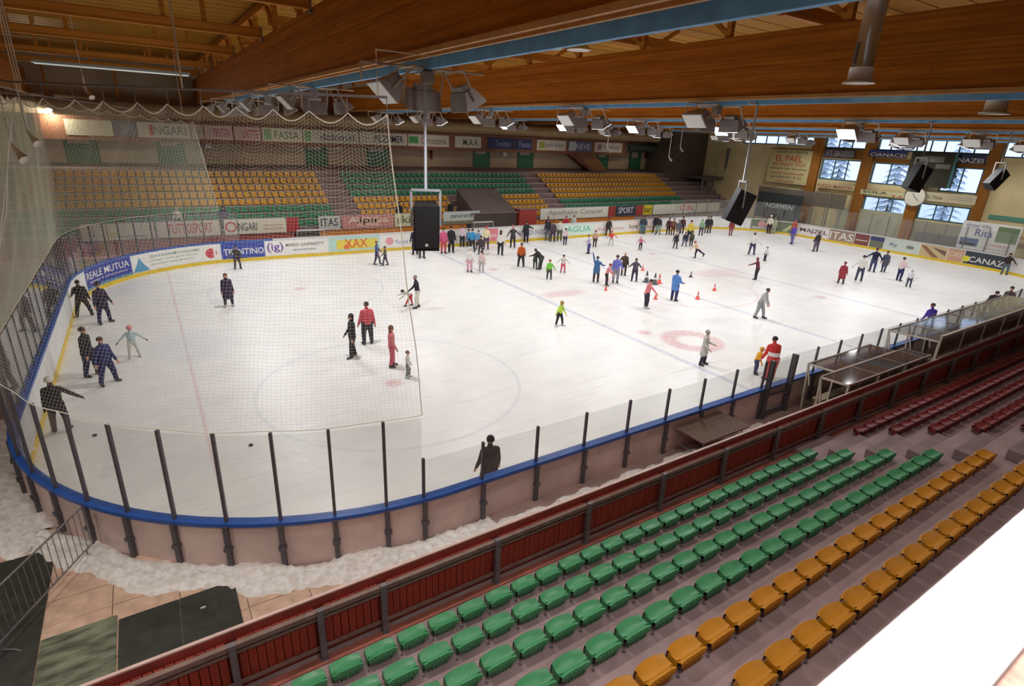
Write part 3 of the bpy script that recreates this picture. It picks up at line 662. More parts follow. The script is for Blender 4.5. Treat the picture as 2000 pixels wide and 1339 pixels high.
for px, py, lab in ((405, 280, 'pale green wall loudspeaker behind the net'), (660, 283, 'small white wall loudspeaker behind the net'), (985, 298, 'white wall loudspeaker between the two green doors'), (1305, 305, 'white wall loudspeaker near the far right corner')):
    p = at(px, py, 'y', 28.3); t = thing('wall_speaker', lab, 'speaker', (p.x, 28.3, p.z-.35))
    MB().hexa([(-.25, -.2, 0), (.25, -.2, 0), (.25, .2, 0), (-.25, .2, 0), (-.2, -.1, .7), (.2, -.1, .7), (.2, .2, .7), (-.2, .2, .7)]).build('horn', M_white, t); MB().tube([(0, .1, .6), (0, .1, 2.2)], .04, 6).build('hanging_rod', M_white, t)

# parapet of the far stand with its own row of adverts
par = struct(empty('wall_parapet', (0, 17.7, 0)), 'low parapet in front of the far stand, red left and orange right', 'parapet')
def parap(x0, x1, m): MB().box(x0, x1, 0, .12, FL, 1.35).build('parapet_panel', m, par)
M_pr = mat('brick_red_panel', (.34, .07, .06), .6, 0, .2, 2); M_po = mat('orange_panel', (.62, .22, .03), .5, 0, .15, 2)
x = -6.0
while x < 12.2: parap(x, x+1.98, M_pr); x += 2.0
x = 12.2
while x < 25.5: parap(x, x+1.98, M_po); x += 2.0
x = 31.9
while x < 44: parap(x, x+1.98, M_po); x += 2.0
while x < 58: parap(x, x+1.98, mat('grey_parapet', (.33, .26, .24), .6)); x += 2.0
def par_banner(px0, px1, bg, txt, col, label, extra=None, tu=(.1, .9), tv=(.25, .85), hh=1.0):
    a = at(px0, 430, 'y', 17.6); b = at(px1, 430, 'y', 17.6); w = b.x-a.x
    t = thing('advert_banner', label, 'banner', (a.x, 17.62, 1.36))
    MB().box(0, w, -.02, .02, 0, hh).build('panel', bg, t); MB().box(0, w, -.03, .03, hh, hh+.04).box(0, w, -.03, .03, -.04, 0).build('panel_frame', M_steel, t); mf = lambda u, v, off: (u, -.02-off, v)
    for e in extra or []: MB().box(e[0]*w, e[1]*w, -.032, -.021, e[2], e[3]).build('printed_field', e[4], t)
    if txt: lettering(txt, w*(tu[1]-tu[0]), tv[1]-tv[0], mf, col, t, w*tu[0], tv[0])
WB = flat(206, 200, 182)
par_banner(152, 203, WB, 'L', flat(120, 125, 130), 'pale parapet banner at the far left end', None, (.45, .55))
par_banner(205, 298, WB, 'Dolomiti', flat(100, 110, 120), 'pale parapet banner with yellow sun mark', [(.05, .25, .2, .5, flat(200, 190, 110))], (.2, .8), (.1, .3))
par_banner(303, 430, flat(212, 196, 182), 'TUTTOSPORT', flat(185, 70, 60), 'cream parapet banner with red lettering TUTTOSPORT', None, (.16, .86), (.2, .85))
par_banner(436, 558, flat(214, 208, 188), 'NGARI', flat(70, 80, 95), 'cream parapet banner with red circle and ONGARI', [(.62, .95, .25, .32, flat(190, 160, 140)), (.62, .95, .5, .57, flat(190, 160, 140))], (.22, .52), (.2, .75))
par_banner(559, 583, flat(165, 40, 45), '', W_, 'plain red parapet banner left of the goal')
par_banner(622, 664, flat(190, 192, 185), 'ITAS', flat(40, 45, 70), 'white parapet banner with dark lettering right of the goal')
par_banner(668, 768, flat(190, 130, 125), 'Alpina', flat(220, 205, 180), 'pinkish parapet banner with pale oval', [(.28, .72, .15, .85, flat(210, 170, 155))])
par_banner(771, 805, flat(205, 200, 165), 'ski', flat(90, 110, 80), 'pale parapet banner left of the hanging black loudspeaker')
par_banner(866, 937, flat(190, 200, 195), 'panorama', flat(90, 100, 90), 'pale blue-green landscape parapet banner right of loudspeaker', [(0, 1, 0, .25, flat(120, 125, 95))], (.2, .8), (.4, .75))
par_banner(1055, 1186, flat(212, 212, 196), 'Apotheke Canazei', flat(150, 155, 150), 'long white parapet banner with grey handwriting')
par_banner(1187, 1200, flat(150, 55, 50), '', W_, 'narrow red parapet banner, left of the black one')
par_banner(1202, 1238, flat(50, 55, 68), 'SPORT', flat(205, 205, 215), 'black parapet banner with white lettering')
par_banner(1240, 1253, flat(150, 55, 50), '', W_, 'narrow red parapet banner, right of the black one')
par_banner(1254, 1271, flat(205, 180, 40), 'bar', flat(70, 70, 30), 'narrow yellow parapet banner')
par_banner(1273, 1318, flat(208, 205, 190), '', K_, 'plain pale parapet banner right of the yellow one')
par_banner(1319, 1352, flat(214, 208, 196), 'STIN', flat(205, 90, 90), 'pale parapet banner with light red lettering STIN')
par_banner(1353, 1402, flat(200, 196, 178), '', K_, 'plain rightmost parapet banner')
_o = at(452, 447, 'y', 17.55); t = bpy.data.objects
ringm = MB(); 
for k in range(20):
    a0, a1 = 2*PI*k/20, 2*PI*(k+1)/20
    ringm.face([(_o.x+r*math.cos(a), 17.585, 1.86+r*math.sin(a)) for r, a in ((.36, a0), (.36, a1), (.25, a1), (.25, a0))])
_par = [o for o in bpy.data.objects if o.get('label') == 'cream parapet banner with red circle and ONGARI'][0]
ro = ringm.build('printed_ring', R_, _par); ro.matrix_parent_inverse = Matrix.Translation(-Vector(_par.location))
# tunnel roof and benches at the far side
tn = thing('tunnel_entrance', 'dark brown slanted tunnel roof rising through the far yellow seats', 'tunnel')
M_tun = mat('dark_brown_cladding', (.085, .062, .054), .6, 0, .25, 1.5)
MB().hexa([(26.6, 17.55, .3), (31.2, 17.55, .3), (31.2, 20.4, .3), (26.6, 20.4, .3), (26.9, 17.55, 2.15), (31.1, 17.55, 2.15), (30.6, 20.4, 3.9), (26.6, 20.4, 3.9)]).build('tunnel_roof', M_tun, tn)
MB().box(26.5, 31.3, 17.45, 17.56, 2.1, 2.2).build('roof_edge', mat('grey_edge', (.14, .11, .11), .6), tn)
tn2 = thing('equipment_shed', 'brick-red panel box right of the dark tunnel roof', 'box')
a = at(1003, 430, 'y', 17.5); a.x = max(a.x, 31.36); b = at(1046, 430, 'y', 17.5)
MB().box(a.x, b.x, 17.4, 18.2, 1.0, 2.35).build('shed_panel', mat('shed_red', (.36, .045, .035), .5, 0, .15, 2), tn2); MB().box(a.x-.05, b.x+.05, 17.35, 18.25, 2.35, 2.42).box(a.x-.05, b.x+.05, 17.35, 18.25, .9, 1.0).build('shed_frame', M_rail, tn2)
MB().box(a.x, b.x, 17.42, 18.2, FL, .9).build('shed_base', mat('shed_dark', (.05, .05, .05), .6), tn2)
def goal(px, py, label, w=1.83):
    p = at(px, py, 'y', 16.6); t = thing('hockey_goal', label, 'goal', (p.x, 16.6, FL+.03)); h = 1.22
    MB().tube([(-w/2, 0, 0), (-w/2, 0, h), (w/2, 0, h), (w/2, 0, 0)], .04, 8).build('goal_frame', M_white, t, True)
    MB().tube([(-w/2, 0, .03), (-w/2, .9, .03), (w/2, .9, .03), (w/2, 0, .03)], .03, 6).tube([(-w/2, 0, h), (-w/2, .35, h), (w/2, .35, h), (w/2, 0, h)], .02, 6).build('base_frame', M_white, t, True)
    n = MB()
    for k in range(19): x = -w/2+w*k/18; n.tube([(x, .35, h), (x, .9, .03)], .004, 3, caps=False)
    for k in range(12): y = .35+.55*k/11; z = h-(h-.03)*k/11; n.tube([(-w/2, y, z), (w/2, y, z)], .004, 3, caps=False)
    tag(n.build('goal_netting', M_white, t), kind='stuff')
goal(607, 447, 'white hockey goal standing behind the far boards, left of centre')
goal(945, 432, 'white hockey goal frame beside the dark tunnel roof')
# ------------------------------------------------------------ right end wall with windows
WX = 63.5
def RW(px, py): p = at(px, py, 'x', WX); return p.y, p.z
M_rw = mat('painted_yellow_wall', (.74, .62, .33), .8, 0, .2, .6)
wr = struct(empty('wall_right', (WX, 0, 0)), 'pale yellow end wall with timber columns, windows and painted adverts', 'wall')
def rbox(y0, y1, z0, z1, m, name='wall_panel', d0=0., d1=.3, parent=None):
    return MB().box(d0, d1, min(y0, y1), max(y0, y1), z0, z1).build(name, m, parent or wr)
# windows: (top-left pixel, top-right x pixel, bottom-left y pixel)
def winrect(tl, br):
    y0, z1 = RW(*tl); y1, z0 = RW(*br); return max(y0, y1), min(y0, y1), z0, z1
def mid(px0, px1, py): return RW(px0, py)[0], RW(px1, py)[0]
# column lines as world y
cols = []
for px0, px1, py in ((1587, 1608, 300), (1690, 1710, 300), (1930, 1952, 320)):
    a, b = mid(px0, px1, py); cols.append((a, b))
c4 = mid(1770, 1792, 410); zt = 9.75
TOPW = [(RW(1655, 293)[1], zt)]
ybands = dict(upper=(8.15, 9.7), mid=(RW(1640, 353)[1], RW(1640, 311)[1]), low=(RW(1720, 414)[1], RW(1720, 385)[1]))
wins = []
yl = RW(1455, 270)[0]
z_u0 = RW(1560, 283)[1]
wins.append((cols[0][0]+.05, yl, z_u0, zt, 6, 'clerestory window left of the first timber column'))
zz = RW(1650, 289)[1]; wins.append((cols[1][0]+.1, cols[0][1]-.1, zz, zt, 3, 'clerestory window between the two left timber columns'))
z0m = RW(1650, 352)[1]; z1m = RW(1650, 313)[1]; wins.append((cols[1][0]+.15, cols[0][1]-.15, z0m, z1m, 3, 'window with hazy snowy tree between the two left timber columns'))
ycm = RW(1775, 330)[0]
z0n = RW(1740, 360)[1]; z1n = RW(1740, 320)[1]; wins.append((ycm, cols[1][1]-.15, z0n, z1n, 2, 'window right of the second column, above the long sign'))
zu2 = RW(1740, 293)[1]; wins.append((cols[2][0]+.15, cols[1][1]-.15, zu2, zt, 8, 'wide clerestory window above the blue banners'))
z0r = RW(1880, 376)[1]; z1r = RW(1880, 328)[1]; yr = RW(1843, 340)[0]; wins.append((cols[2][0]+.15, yr, z0r, z1r, 2, 'window right of the scoreboard'))
z0a = RW(1720, 413)[1]; z1a = RW(1720, 386)[1]; wins.append((c4[0]+.1, cols[1][1]-.1, z0a, z1a, 3, 'low three-pane window left of the short column'))
z0b = RW(1845, 432)[1]; z1b = RW(1845, 402)[1]; wins.append((cols[2][0]+.2, c4[1]-.1, z0b, z1b, 3, 'low three-pane window right of the short column'))
ye = RW(1995, 310)[0]; zc = RW(1975, 307)[1]; wins.append((-14.0, cols[2][1]-.1, zc, zt, 7, 'clerestory window right of the third timber column'))
# wall panels: a grid cut around the windows
ysx = sorted(set([-29., 31.]+[w_[0] for w_ in wins]+[w_[1] for w_ in wins])); zsx = sorted(set([0., 12.6]+[w_[2] for w_ in wins]+[w_[3] for w_ in wins]))
wm = MB()
for i in range(len(ysx)-1):
    run = None
    for j in range(len(zsx)-1):
        ym, zm = (ysx[i]+ysx[i+1])/2, (zsx[j]+zsx[j+1])/2
        if any(w_[0] < ym < w_[1] and w_[2] < zm < w_[3] for w_ in wins):
            if run: wm.box(0, .3, ysx[i], ysx[i+1], run[0], run[1]); run = None
        else: run = [run[0], zsx[j+1]] if run else [zsx[j], zsx[j+1]]
    if run: wm.box(0, .3, ysx[i], ysx[i+1], run[0], run[1])
wm.build('wall_panel', M_rw, wr)
M_win = mat('window_frame_paint', (.05, .12, .14), .5); M_pane = glassmat('window_glass', (.9, .93, .97), .1, .02, .0)
for i, (ya, yb, za, zb, n, lab) in enumerate(wins):
    w_ = struct(empty('window_%d' % (i+1), (WX, 0, 0)), lab, 'window')
    f = MB(); 
    f.box(-.02, .12, ya-.06, ya+.05, za-.05, zb+.05).box(-.02, .12, yb-.05, yb+.06, za-.05, zb+.05).box(-.02, .12, ya, yb, za-.06, za+.05).box(-.02, .12, ya, yb, zb-.05, zb+.06)
    for k in range(1, n): y = ya+(yb-ya)*k/n; f.box(0, .1, y-.05, y+.05, za, zb)
    fo = f.build('window_frame', M_win, w_)
    for k in range(n): y = ya+(yb-ya)*k/n; y2 = ya+(yb-ya)*(k+1)/n; MB().box(.05, .06, y+.05, y2-.05, za+.05, zb-.05).build('pane', M_pane, fo)
for i, (a, b) in enumerate(cols): struct(MB().box(WX-.35, WX-.02, min(a, b), max(a, b), .3, 10.2).build('trim_%d' % (i+1), M_column), 'orange timber wall column, %s from the left' % ordinal(i+1), 'column')
struct(MB().box(WX-.3, WX-.02, min(c4), max(c4), .3, z0n-.1).build('trim_4', M_column), 'short orange timber column below the clock', 'column')
struct(MB().box(WX-.2, WX-.01, cols[1][1], cols[0][0], z1m+.15, zz-.1).build('trim_5', M_column), 'orange timber spandrel between the two left columns', 'trim')
struct(MB().box(WX-.2, WX-.01, cols[2][0], cols[1][1], z1n+.1, z1n+.45).build('trim_6', M_column), 'orange timber rail under the blue banners', 'trim')
def wall_banner(tl, br, bg, label, name='wall_banner', cat='banner', items=(), dx=.06, frame=None):
    y0, z1 = RW(*tl); y1, z0 = RW(*br); w = y0-y1; h = z1-z0
    t = thing(name, label, cat, (WX-.37-dx, y0, z0))
    MB().box(0, .04, -w, 0, 0, h).build('panel', bg, t); mf = lambda u, v, off: (-off, -u, v)
    for it in items:
        if it[0] == 't': _, txt, u0, u1, v0, v1, col = it; lettering(txt, (u1-u0)*w, (v1-v0)*h, mf, col, t, u0*w, v0*h, off=.02)
        if it[0] == 'r': _, u0, u1, v0, v1, col = it; MB().face([mf(u*w, v*h, .01) for u, v in ((u0, v0), (u1, v0), (u1, v1), (u0, v1))]).build('printed_field', col, t)
        if it[0] == 'p': _, pts, col = it; MB().face([mf(u*w, v*h, .012) for u, v in pts]).build('printed_field', col, t)
    return t
W2 = flat(225, 222, 215); NV = flat(28, 34, 80)
wall_banner((1512, 291), (1578, 362), flat(196, 182, 130), 'painted yellow notice with red hotel lettering left of the columns', items=[
    ('t', 'ALBERGO CROCE', .15, .9, .90, .97, flat(90, 85, 70)), ('t', 'EL PAEL', .15, .8, .66, .84, flat(190, 70, 55)), ('t', 'RISTORANTE TIPICO', .1, .9, .52, .62, flat(180, 90, 70)), ('t', 'pizzeria bar enoteca', .05, .95, .40, .48, flat(110, 95, 80)),
    ('t', 'cucina tradizionale', .1, .9, .27, .35, flat(180, 100, 80)), ('t', 'tel 0462 60 14 33', .1, .85, .15, .23, flat(120, 100, 80)), ('t', 'canazei', .25, .7, .03, .11, flat(180, 100, 80))])
wall_banner((1600, 356), (1672, 373), flat(200, 184, 140), 'yellow painted strip with red lettering under the tree window', items=[('t', 'PIZZA MARTIN', .05, .95, .2, .8, flat(175, 95, 80))])
wall_banner((1616, 291), (1672, 309), flat(70, 66, 80), 'dark banner with red letters between the first two columns', items=[('t', 'FT SKI', .1, .6, .2, .85, flat(190, 160, 160)), ('r', .62, .98, .1, .9, flat(110, 115, 105))])
wall_banner((1704, 293), (1774, 309), NV, 'navy banner with white letters CIANACEI', items=[('t', 'CIANACEI', .04, .98, .1, .62, W2), ('r', 0, 1, .72, 1.0, flat(40, 60, 130))], dx=.1)
wall_banner((1851, 300), (1927, 321), NV, 'navy banner with white letters CANAZEI', items=[('t', 'CANAZEI', .04, .96, .08, .60, W2)], dx=.1)
wall_banner((1686, 369), (1772, 387), flat(200, 195, 150), 'long pale sign with dark car shapes left of the clock', items=[('t', 'SOLA', .05, .6, .35, .9, flat(60, 60, 55)), ('r', .72, .78, .1, .35, flat(190, 60, 50)), ('r', .85, .92, .1, .35, flat(190, 60, 50))], dx=.04)
wall_banner((1808, 373), (1907, 401), flat(206, 196, 160), 'long cream sign with handwriting right of the clock', items=[('t', 'Ski Fassa', .06, .4, .25, .7, flat(140, 130, 110)), ('r', .5, .95, .62, .66, flat(150, 130, 110)), ('r', .5, .95, .4, .44, flat(150, 130, 110))], dx=.04)
wall_banner((1938, 452), (2012, 470), flat(205, 185, 120), 'yellow strip with big red lettering at the right edge', items=[('t', 'BERNIGAN', .02, .98, .15, .9, flat(175, 45, 40))])
for tl, br, m, nm in (((1930, 427), (2090, 436), flat(90, 150, 130), 'green stripe painted on the right part of the end wall'),):
    wall_banner(tl, br, m, nm, 'painted_stripe', 'stripe', dx=-.3)
wall_banner((1640, 402), (1765, 470), flat(176, 176, 150), 'grey-green lower wall panelling behind the end glass', 'wall_cladding', 'cladding', dx=-.2)
wall_banner((1790, 430), (1905, 500), flat(150, 146, 122), 'weathered grey lower panelling right of the short column', 'wall_cladding', 'cladding', items=[('r', .05, .9, .1, .6, flat(110, 106, 100))], dx=-.2)
# hotel banner on the glass
def glass_banner(px0, px1, z0, z1, bg, label, items, x=60.25):
    a = at(px0, 470, 'x', x); b = at(px1, 470, 'x', x); w = a.y-b.y; h = z1-z0
    t = thing('wall_banner', label, 'banner', (x, a.y, z0)); MB().box(0, .03, -w, 0, 0, h).build('panel', bg, t); mf = lambda u, v, off: (-off, -u, v)
    for it in items:
        if it[0] == 't': _, txt, u0, u1, v0, v1, col = it; lettering(txt, (u1-u0)*w, (v1-v0)*h, mf, col, t, u0*w, v0*h, off=.02)
        if it[0] == 'r': _, u0, u1, v0, v1, col = it; MB().face([mf(u*w, v*h, .01) for u, v in ((u0, v0), (u1, v0), (u1, v1), (u0, v1))]).build('printed_field', col, t)
glass_banner(1870, 1990, 1.35, 3.6, flat(222, 222, 218), 'large white hotel banner with blue script Rita on the end glass', [('t', 'Hotel Villa', .08, .5, .80, .92, flat(130, 130, 150)), ('t', 'Rita', .26, .56, .50, .76, flat(70, 80, 150)), ('r', .03, .36, .12, .40, flat(70, 95, 150)), ('r', .06, .33, .14, .24, flat(130, 140, 110)), ('r', .62, .97, .38, .92, flat(105, 125, 85)), ('t', 'CANAZEI', .5, .9, .2, .3, flat(200, 120, 120)), ('r', .45, .9, .1, .13, flat(200, 150, 150))])
glass_banner(1464, 1551, 1.35, 4.0, flat(42, 50, 50), 'black banner with white letters NORMEN hung on the end glass', [('t', 'NORMEN', .22, .82, .42, .60, flat(200, 205, 205))])
# scoreboard and clock
_a = at(1783, 296, 'x', WX-.9); _b2 = at(1848, 368, 'x', WX-.9); y0, z1, y1, z0 = _a.y, _a.z, _b2.y, _b2.z
sb = thing('scoreboard', 'dark olive ice hockey scoreboard on the end wall above the clock', 'scoreboard', (WX-.9, y0, z0)); w = y0-y1; h = z1-z0
MB().box(0, .9, -w, 0, 0, h).build('casing', mat('olive_casing', (.035, .032, .018), .9, 0, .15, 1), sb)
MB().box(-.03, 0, -w*.78, -w*.22, h*.72, h*.9).build('display_window', mat('dull_display', (.10, .095, .07), .4), sb)
for u0, u1, v0, v1 in ((.1, .4, .55, .68), (.62, .95, .55, .68), (.3, .5, .48, .54)): MB().box(-.03, 0, -w*u1, -w*u0, h*v0, h*v1).build('display_window', mat('dull_display2', (.13, .12, .09), .4), sb)
MB().box(0, .1, -w-.14, -w, 0, h*1.02).build('side_strip', mat('teal_strip', (.03, .16, .15), .5), sb)
p = at(1788, 384, 'x', WX-.5); ck = thing('wall_clock', 'round white wall clock below the scoreboard', 'clock', (WX-.5, p.y, p.z))
MB().tube([(0, 0, 0), (-.12, 0, 0)], .82, 24).build('clock_face', mat('clock_cream', (.72, .68, .55), .5), ck); MB().tube([(.02, 0, 0), (-.14, 0, 0)], .9, 24, caps=False).build('clock_rim', M_cream, ck)
MB().bar((-.14, 0, 0), (-.14, -.35, -.3), .08, .02).bar((-.14, 0, 0), (-.14, .25, .3), .08, .02).build('clock_hand', M_black, ck)
# screen fence above the glass at the far right corner
scn = thing('net_screen', 'grey mesh screen panels above the end glass near the far corner', 'screen')
a = at(1482, 375, 'x', 61.5).y; b = at(1655, 385, 'x', 61.5).y; za = at(1570, 400, 'x', 61.5).z; zb = at(1570, 372, 'x', 61.5).z
for k in range(6):
    ya = a+(b-a)*k/6; yb = a+(b-a)*(k+1)/6; MB().box(61.5, 61.52, min(ya, yb)+.05, max(ya, yb)-.05, za, zb).build('screen_panel', glassmat('screen_mesh', (.65, .63, .55), .05, .3, .6, (.2, .17, .14)), scn)
    MB().box(61.45, 61.55, ya-.05, ya+.05, .3, zb+.1).build('screen_post', M_steel, scn)
# platform with scaffold at the far right corner
sc = thing('scaffold_platform', 'dark steel platform on struts in the far right corner', 'platform')
px = lambda x, y, v: at(x, y, 'y', v)
a = px(1362, 345, 22); b = px(1440, 345, 22); z = a.z
MB().box(a.x, b.x+2, 21, 25, z-.2, z).build('deck', M_dark, sc)
for x in (a.x+.2, a.x+2.2, b.x+1.5):
    MB().bar((x, 21.3, .3), (x, 21.3, z), .14).build('support', M_steel, sc)
for x0, x1 in ((a.x+.2, a.x+1.6), (a.x+2.2, a.x+.8), (a.x+2.2, b.x+1)): MB().bar((x0, 21.3, z-2.6), (x1, 21.3, z-.2), .09).build('brace', M_steel, sc)
for x in np.linspace(a.x+.2, b.x+1.8, 6): MB().bar((x, 21.1, z), (x, 21.1, z+1.1), .05).build('railing_post', M_steel, sc)
MB().bar((a.x+.2, 21.1, z+1.1), (b.x+1.8, 21.1, z+1.1), .05).bar((a.x+.2, 21.1, z+.55), (b.x+1.8, 21.1, z+.55), .04).build('railing', M_steel, sc)
MB().tube([px(1412, 385, 21), px(1425, 290, 21)], .3, 12).build('steel_flue', M_steel, sc, True)
struct(MB().box(57.5, WX, 24.2, 28.5, 0, 11.8).build('wall_corner', mat('dark_corner_wall', (.10, .075, .06), .8, 0, .2, .5)), 'dark recessed wall of the far right corner', 'wall')
# outside: conifers beyond the windows
M_leaf = mat('hazy_snowy_conifer', (.45, .52, .60), .9, 0, 0, 1.5, col2=(.8, .85, .92)); M_bark = mat('bark', (.06, .04, .03), .9)  # foliage paled to blue-grey: outdoor haze is painted into the colour
for i, (pxx, dist_, hgt, lab) in enumerate(((1640, 76, 17, 'conifer outside the window, middle one of three'), (1612, 80, 16, 'conifer outside the window, leftmost one'), (1755, 78, 16, 'conifer outside the second bay of windows'), (1870, 82, 17, 'conifer outside the window right of the scoreboard'))):
    p = at(pxx, 330, 'x', dist_); t = thing('conifer', lab, 'tree', (dist_, p.y, -2)); MB().tube([(0, 0, 0), (0, 0, hgt-.5)], [.25, .05], 6).build('trunk', M_bark, t)
    f = MB(); random.seed(i)
    for k in range(22):
        z = 2+(hgt-2.5)*k/22; r = 2.6*(1-k/24)
        for j in range(9):
            an = 2*PI*(j+random.random()*.6)/9; dx, dy = math.cos(an), math.sin(an); sx_, sy_ = -dy*.35, dx*.35
            f.face([(0, 0, z+.35), (dx*r*.6+sx_, dy*r*.6+sy_, z-.1), (dx*r, dy*r, z-.45), (dx*r*.6-sx_, dy*r*.6-sy_, z-.1)])
    tag(f.build('foliage', M_leaf, t), kind='stuff')
struct(MB().box(64.2, 180, -90, 110, -3.2, -3).build('ground_outside', mat('snowy_ground', (.7, .72, .75), .9)), 'snow covered ground outside the windows', 'ground')
# left and rear walls
struct(MB().box(-7.3, -7, -29, 31, -.1, 12.6).build('wall_left', mat('left_wall_paint', (.42, .38, .28), .8, 0, .2, .4)), 'dull brown wall behind the left end of the rink', 'wall')
struct(MB().box(-7.3, 64, -29.3, -29, -.1, 12.6).build('wall_near', mat('near_wall_paint', (.32, .25, .2), .8, 0, .1, .5)), 'wall behind the near stand', 'wall')

# ------------------------------------------------------------ roof
roof = struct(empty('ceiling', (0, 0, 0)), 'boarded timber roof underside above the beams', 'ceiling')
dm = MB().box(-7.3, 64, -.15, .15, 0, .05).mesh('plank', M_deck)
for k in range(192): put('plank', dm, roof, (0, -29+.313*k, 12.55+.006*((k*7) % 3)))
struct(MB().box(-7.3, 64.2, -29.3, 31.2, 12.62, 12.7).build('ceiling_lining', M_black), 'dark lining above the roof boards', 'ceiling')
GX = [-2.1, 8.1, 18.4, 28.5, 38.7, 48.9, 59.0]
bn = 7
for i, gx in enumerate(GX):
    b = struct(empty('trim_%d' % bn, (gx, 0, 0)), 'deep laminated timber roof beam, %s from the left end' % ordinal(i+1), 'roof beam'); bn += 1
    MB().box(-.115, .115, -28.9, 28.4, 9.74, 11.35).build('beam_web', M_glulam, b)
    for sx in (-1, 1): MB().box(sx*.13-.03, sx*.13+.03, -28.9, 28.4, 9.70, 9.78).build('edge_batten', M_trim, b)
    # struts between beam and roof boards
    for y in np.arange(-26, 28, 3.4): MB().box(-.08, .08, y-.08, y+.08, 11.35, 12.55).bar((0, y, 11.4), (0, y+1.5, 12.5), .12).build('strut', M_glulam_x, b)
    MB().box(-.1, .1, -28.9, 28.4, 12.25, 12.5).build('top_chord', M_glulam, b)
# purlins between the first two beams and further bays
pn = bn
for i, (gx0, gx1) in enumerate(zip(GX[:-1], GX[1:])):
    for y in (-20.5, -13.9, -7.3, -.5, 6.2, 14.9, 21.9):
        if i > 0 and y < 30:
            z0_, z1_ = 11.75, 12.1
        else: z0_, z1_ = 11.30, 11.62
        p_ = struct(MB().box(gx0+.13, gx1-.13, y-.09, y+.09, z0_, z1_).build('trim_%d' % pn, M_glulam_x)); pn += 1
        if i == 0:
            for x in (gx0+2.2, gx0+4.0, gx1-3.2, gx1-2.0): MB().box(x, x+.14, y-.07, y+.07, z1_, 12.5).build('hanger', M_glulam_x, p_)
            MB().box(gx1-.18, gx1-.13, y-.12, y+.12, z0_-.08, z1_+.05).build('steel_shoe', M_steel, p_)
        else:
            for x in (gx0+2.5, gx1-2.5): MB().bar((x, y, z1_-.1), (x+.9, y, 12.5), .12).build('hanger', M_glulam_x, p_)
ln = thing('tube_light', 'long grey-white fluorescent batten between purlins at upper left', 'light')
a = at(65, 120, 'z', 10.9); MB().box(-.2, 6.8, 14.85, 15.1, 10.85, 10.98).build('housing', mat('lamp_housing', (.35, .38, .36), .4), ln)
MB().tube([(-.1, 14.92, 10.82), (6.7, 14.92, 10.82)], .03, 8).tube([(-.1, 15.02, 10.82), (6.7, 15.02, 10.82)], .03, 8).build('tube', mat('tube_glow', (.8, .8, .8), .4, emit=(.8, .9, .85), es=.35), ln)
for x in (.5, 6): MB().box(x, x+.04, 14.9, 14.94, 10.98, 11.3).build('hanger', M_steel, ln)
# blue light rails
rails = []
for i, bx in enumerate(BLUE_X):
    t = thing('blue_rail', 'blue steel light rail hung beside the %s roof beam in view' % ordinal(i+1), 'light rail'); ztop = 9.80 if i == 0 else 9.78
    MB().box(bx-.05, bx+.05, -26, 17.5, 9.60, ztop).build('rail_profile', M_bluerail, t)
    for y in np.arange(-24, 17, 4.6): MB().bar((bx-.02, y, ztop), (bx-.4, y, ztop+.35), .03).box(bx-.1, bx+.1, y-.06, y+.06, ztop, ztop+.03).build('rail_hanger', M_steel, t)
# floodlights
M_face_on = mat('lit_lamp_glass', (.9, .9, .95), .3, emit=(.82, .88, 1.), es=7.0)
M_face_off = mat('unlit_lamp_glass', (.85, .85, .84), .25)
M_case = mat('lamp_casing_grey', (.36, .33, .33), .45, .3, .15, 5)
def flood_parts():
    c = MB(); w = .38   # casing opens downwards and tilts
    c.hexa([(-w, -.26, 0), (w, -.26, 0), (w, .26, 0), (-w, .26, 0), (-w*.9, -.10, .34), (w*.9, -.10, .34), (w*.9, .12, .34), (-w*.9, .12, .34)])
    c.box(-w*.5, w*.5, -.08, .1, .34, .44)
    f = MB().box(-w*.93, w*.93, -.24, .24, -.015, .0)
    y = MB().bar((-w-.03, 0, .12), (-w-.03, 0, .72), .03).bar((w+.03, 0, .12), (w+.03, 0, .72), .03).bar((-w-.03, 0, .72), (w+.03, 0, .72), .03, .04)
    return c.mesh('casing', M_case), f.mesh('lamp_glass', M_face_on), f.mesh('lamp_glass', M_face_off), y.mesh('yoke', M_cream)
FC, FON, FOFF, FYK = flood_parts(); nf = 0
for i, bx in enumerate(BLUE_X):
    for j, cy in enumerate(CLUSTER_Y[bx]):
        for k, (dx, dy, tl, rz) in enumerate(((-.95, 0, .8, PI/2), (.1, .55, .2, 0), (.95, 0, -.5, PI/2))):
            nf += 1; on = (i*5+j*3+k) % 3 == 1 and i > 0
            t = thing('floodlight', '%s floodlight, %s of its trio, %s trio from the near side on %s rail' % ('lit' if on else 'unlit grey', ('left', 'middle', 'right')[k], ordinal(j+1), ordinal(i+1)), 'floodlight', (bx+dx, cy+dy, 9.61-.72*math.cos(tl if k != 1 else .35)), 0, 'floodlights under the blue rails')
            t.rotation_euler = (0, tl if k != 1 else 0, 0) if k != 1 else (.35, 0, 0)
            for nm, me in (('casing', FC), ('lamp_glass', FON if on else FOFF), ('yoke', FYK)):
                c_ = put(nm, me, t); c_.rotation_euler = (0, 0, rz)
    br = thing('lamp_brackets', 'cream tubular brackets carrying the floodlights of the %s rail' % ordinal(i+1), 'bracket')
    for j, cy in enumerate(CLUSTER_Y[bx]): MB().tube([(bx-1.35, cy, 9.62), (bx+1.3, cy, 9.62)], .025, 6).tube([(bx-1.35, cy, 9.62), (bx-1.35, cy, 9.3)], .02, 6).build('cross_bar', M_cream, br); MB().box(bx+.05, bx+.15, cy-.15, cy+.75, 9.56, 9.62).build('side_arm', M_cream, br); MB().box(bx-.1, bx+.1, cy-.12, cy+.12, 9.34, 9.56).build('ballast_box', M_case, br)
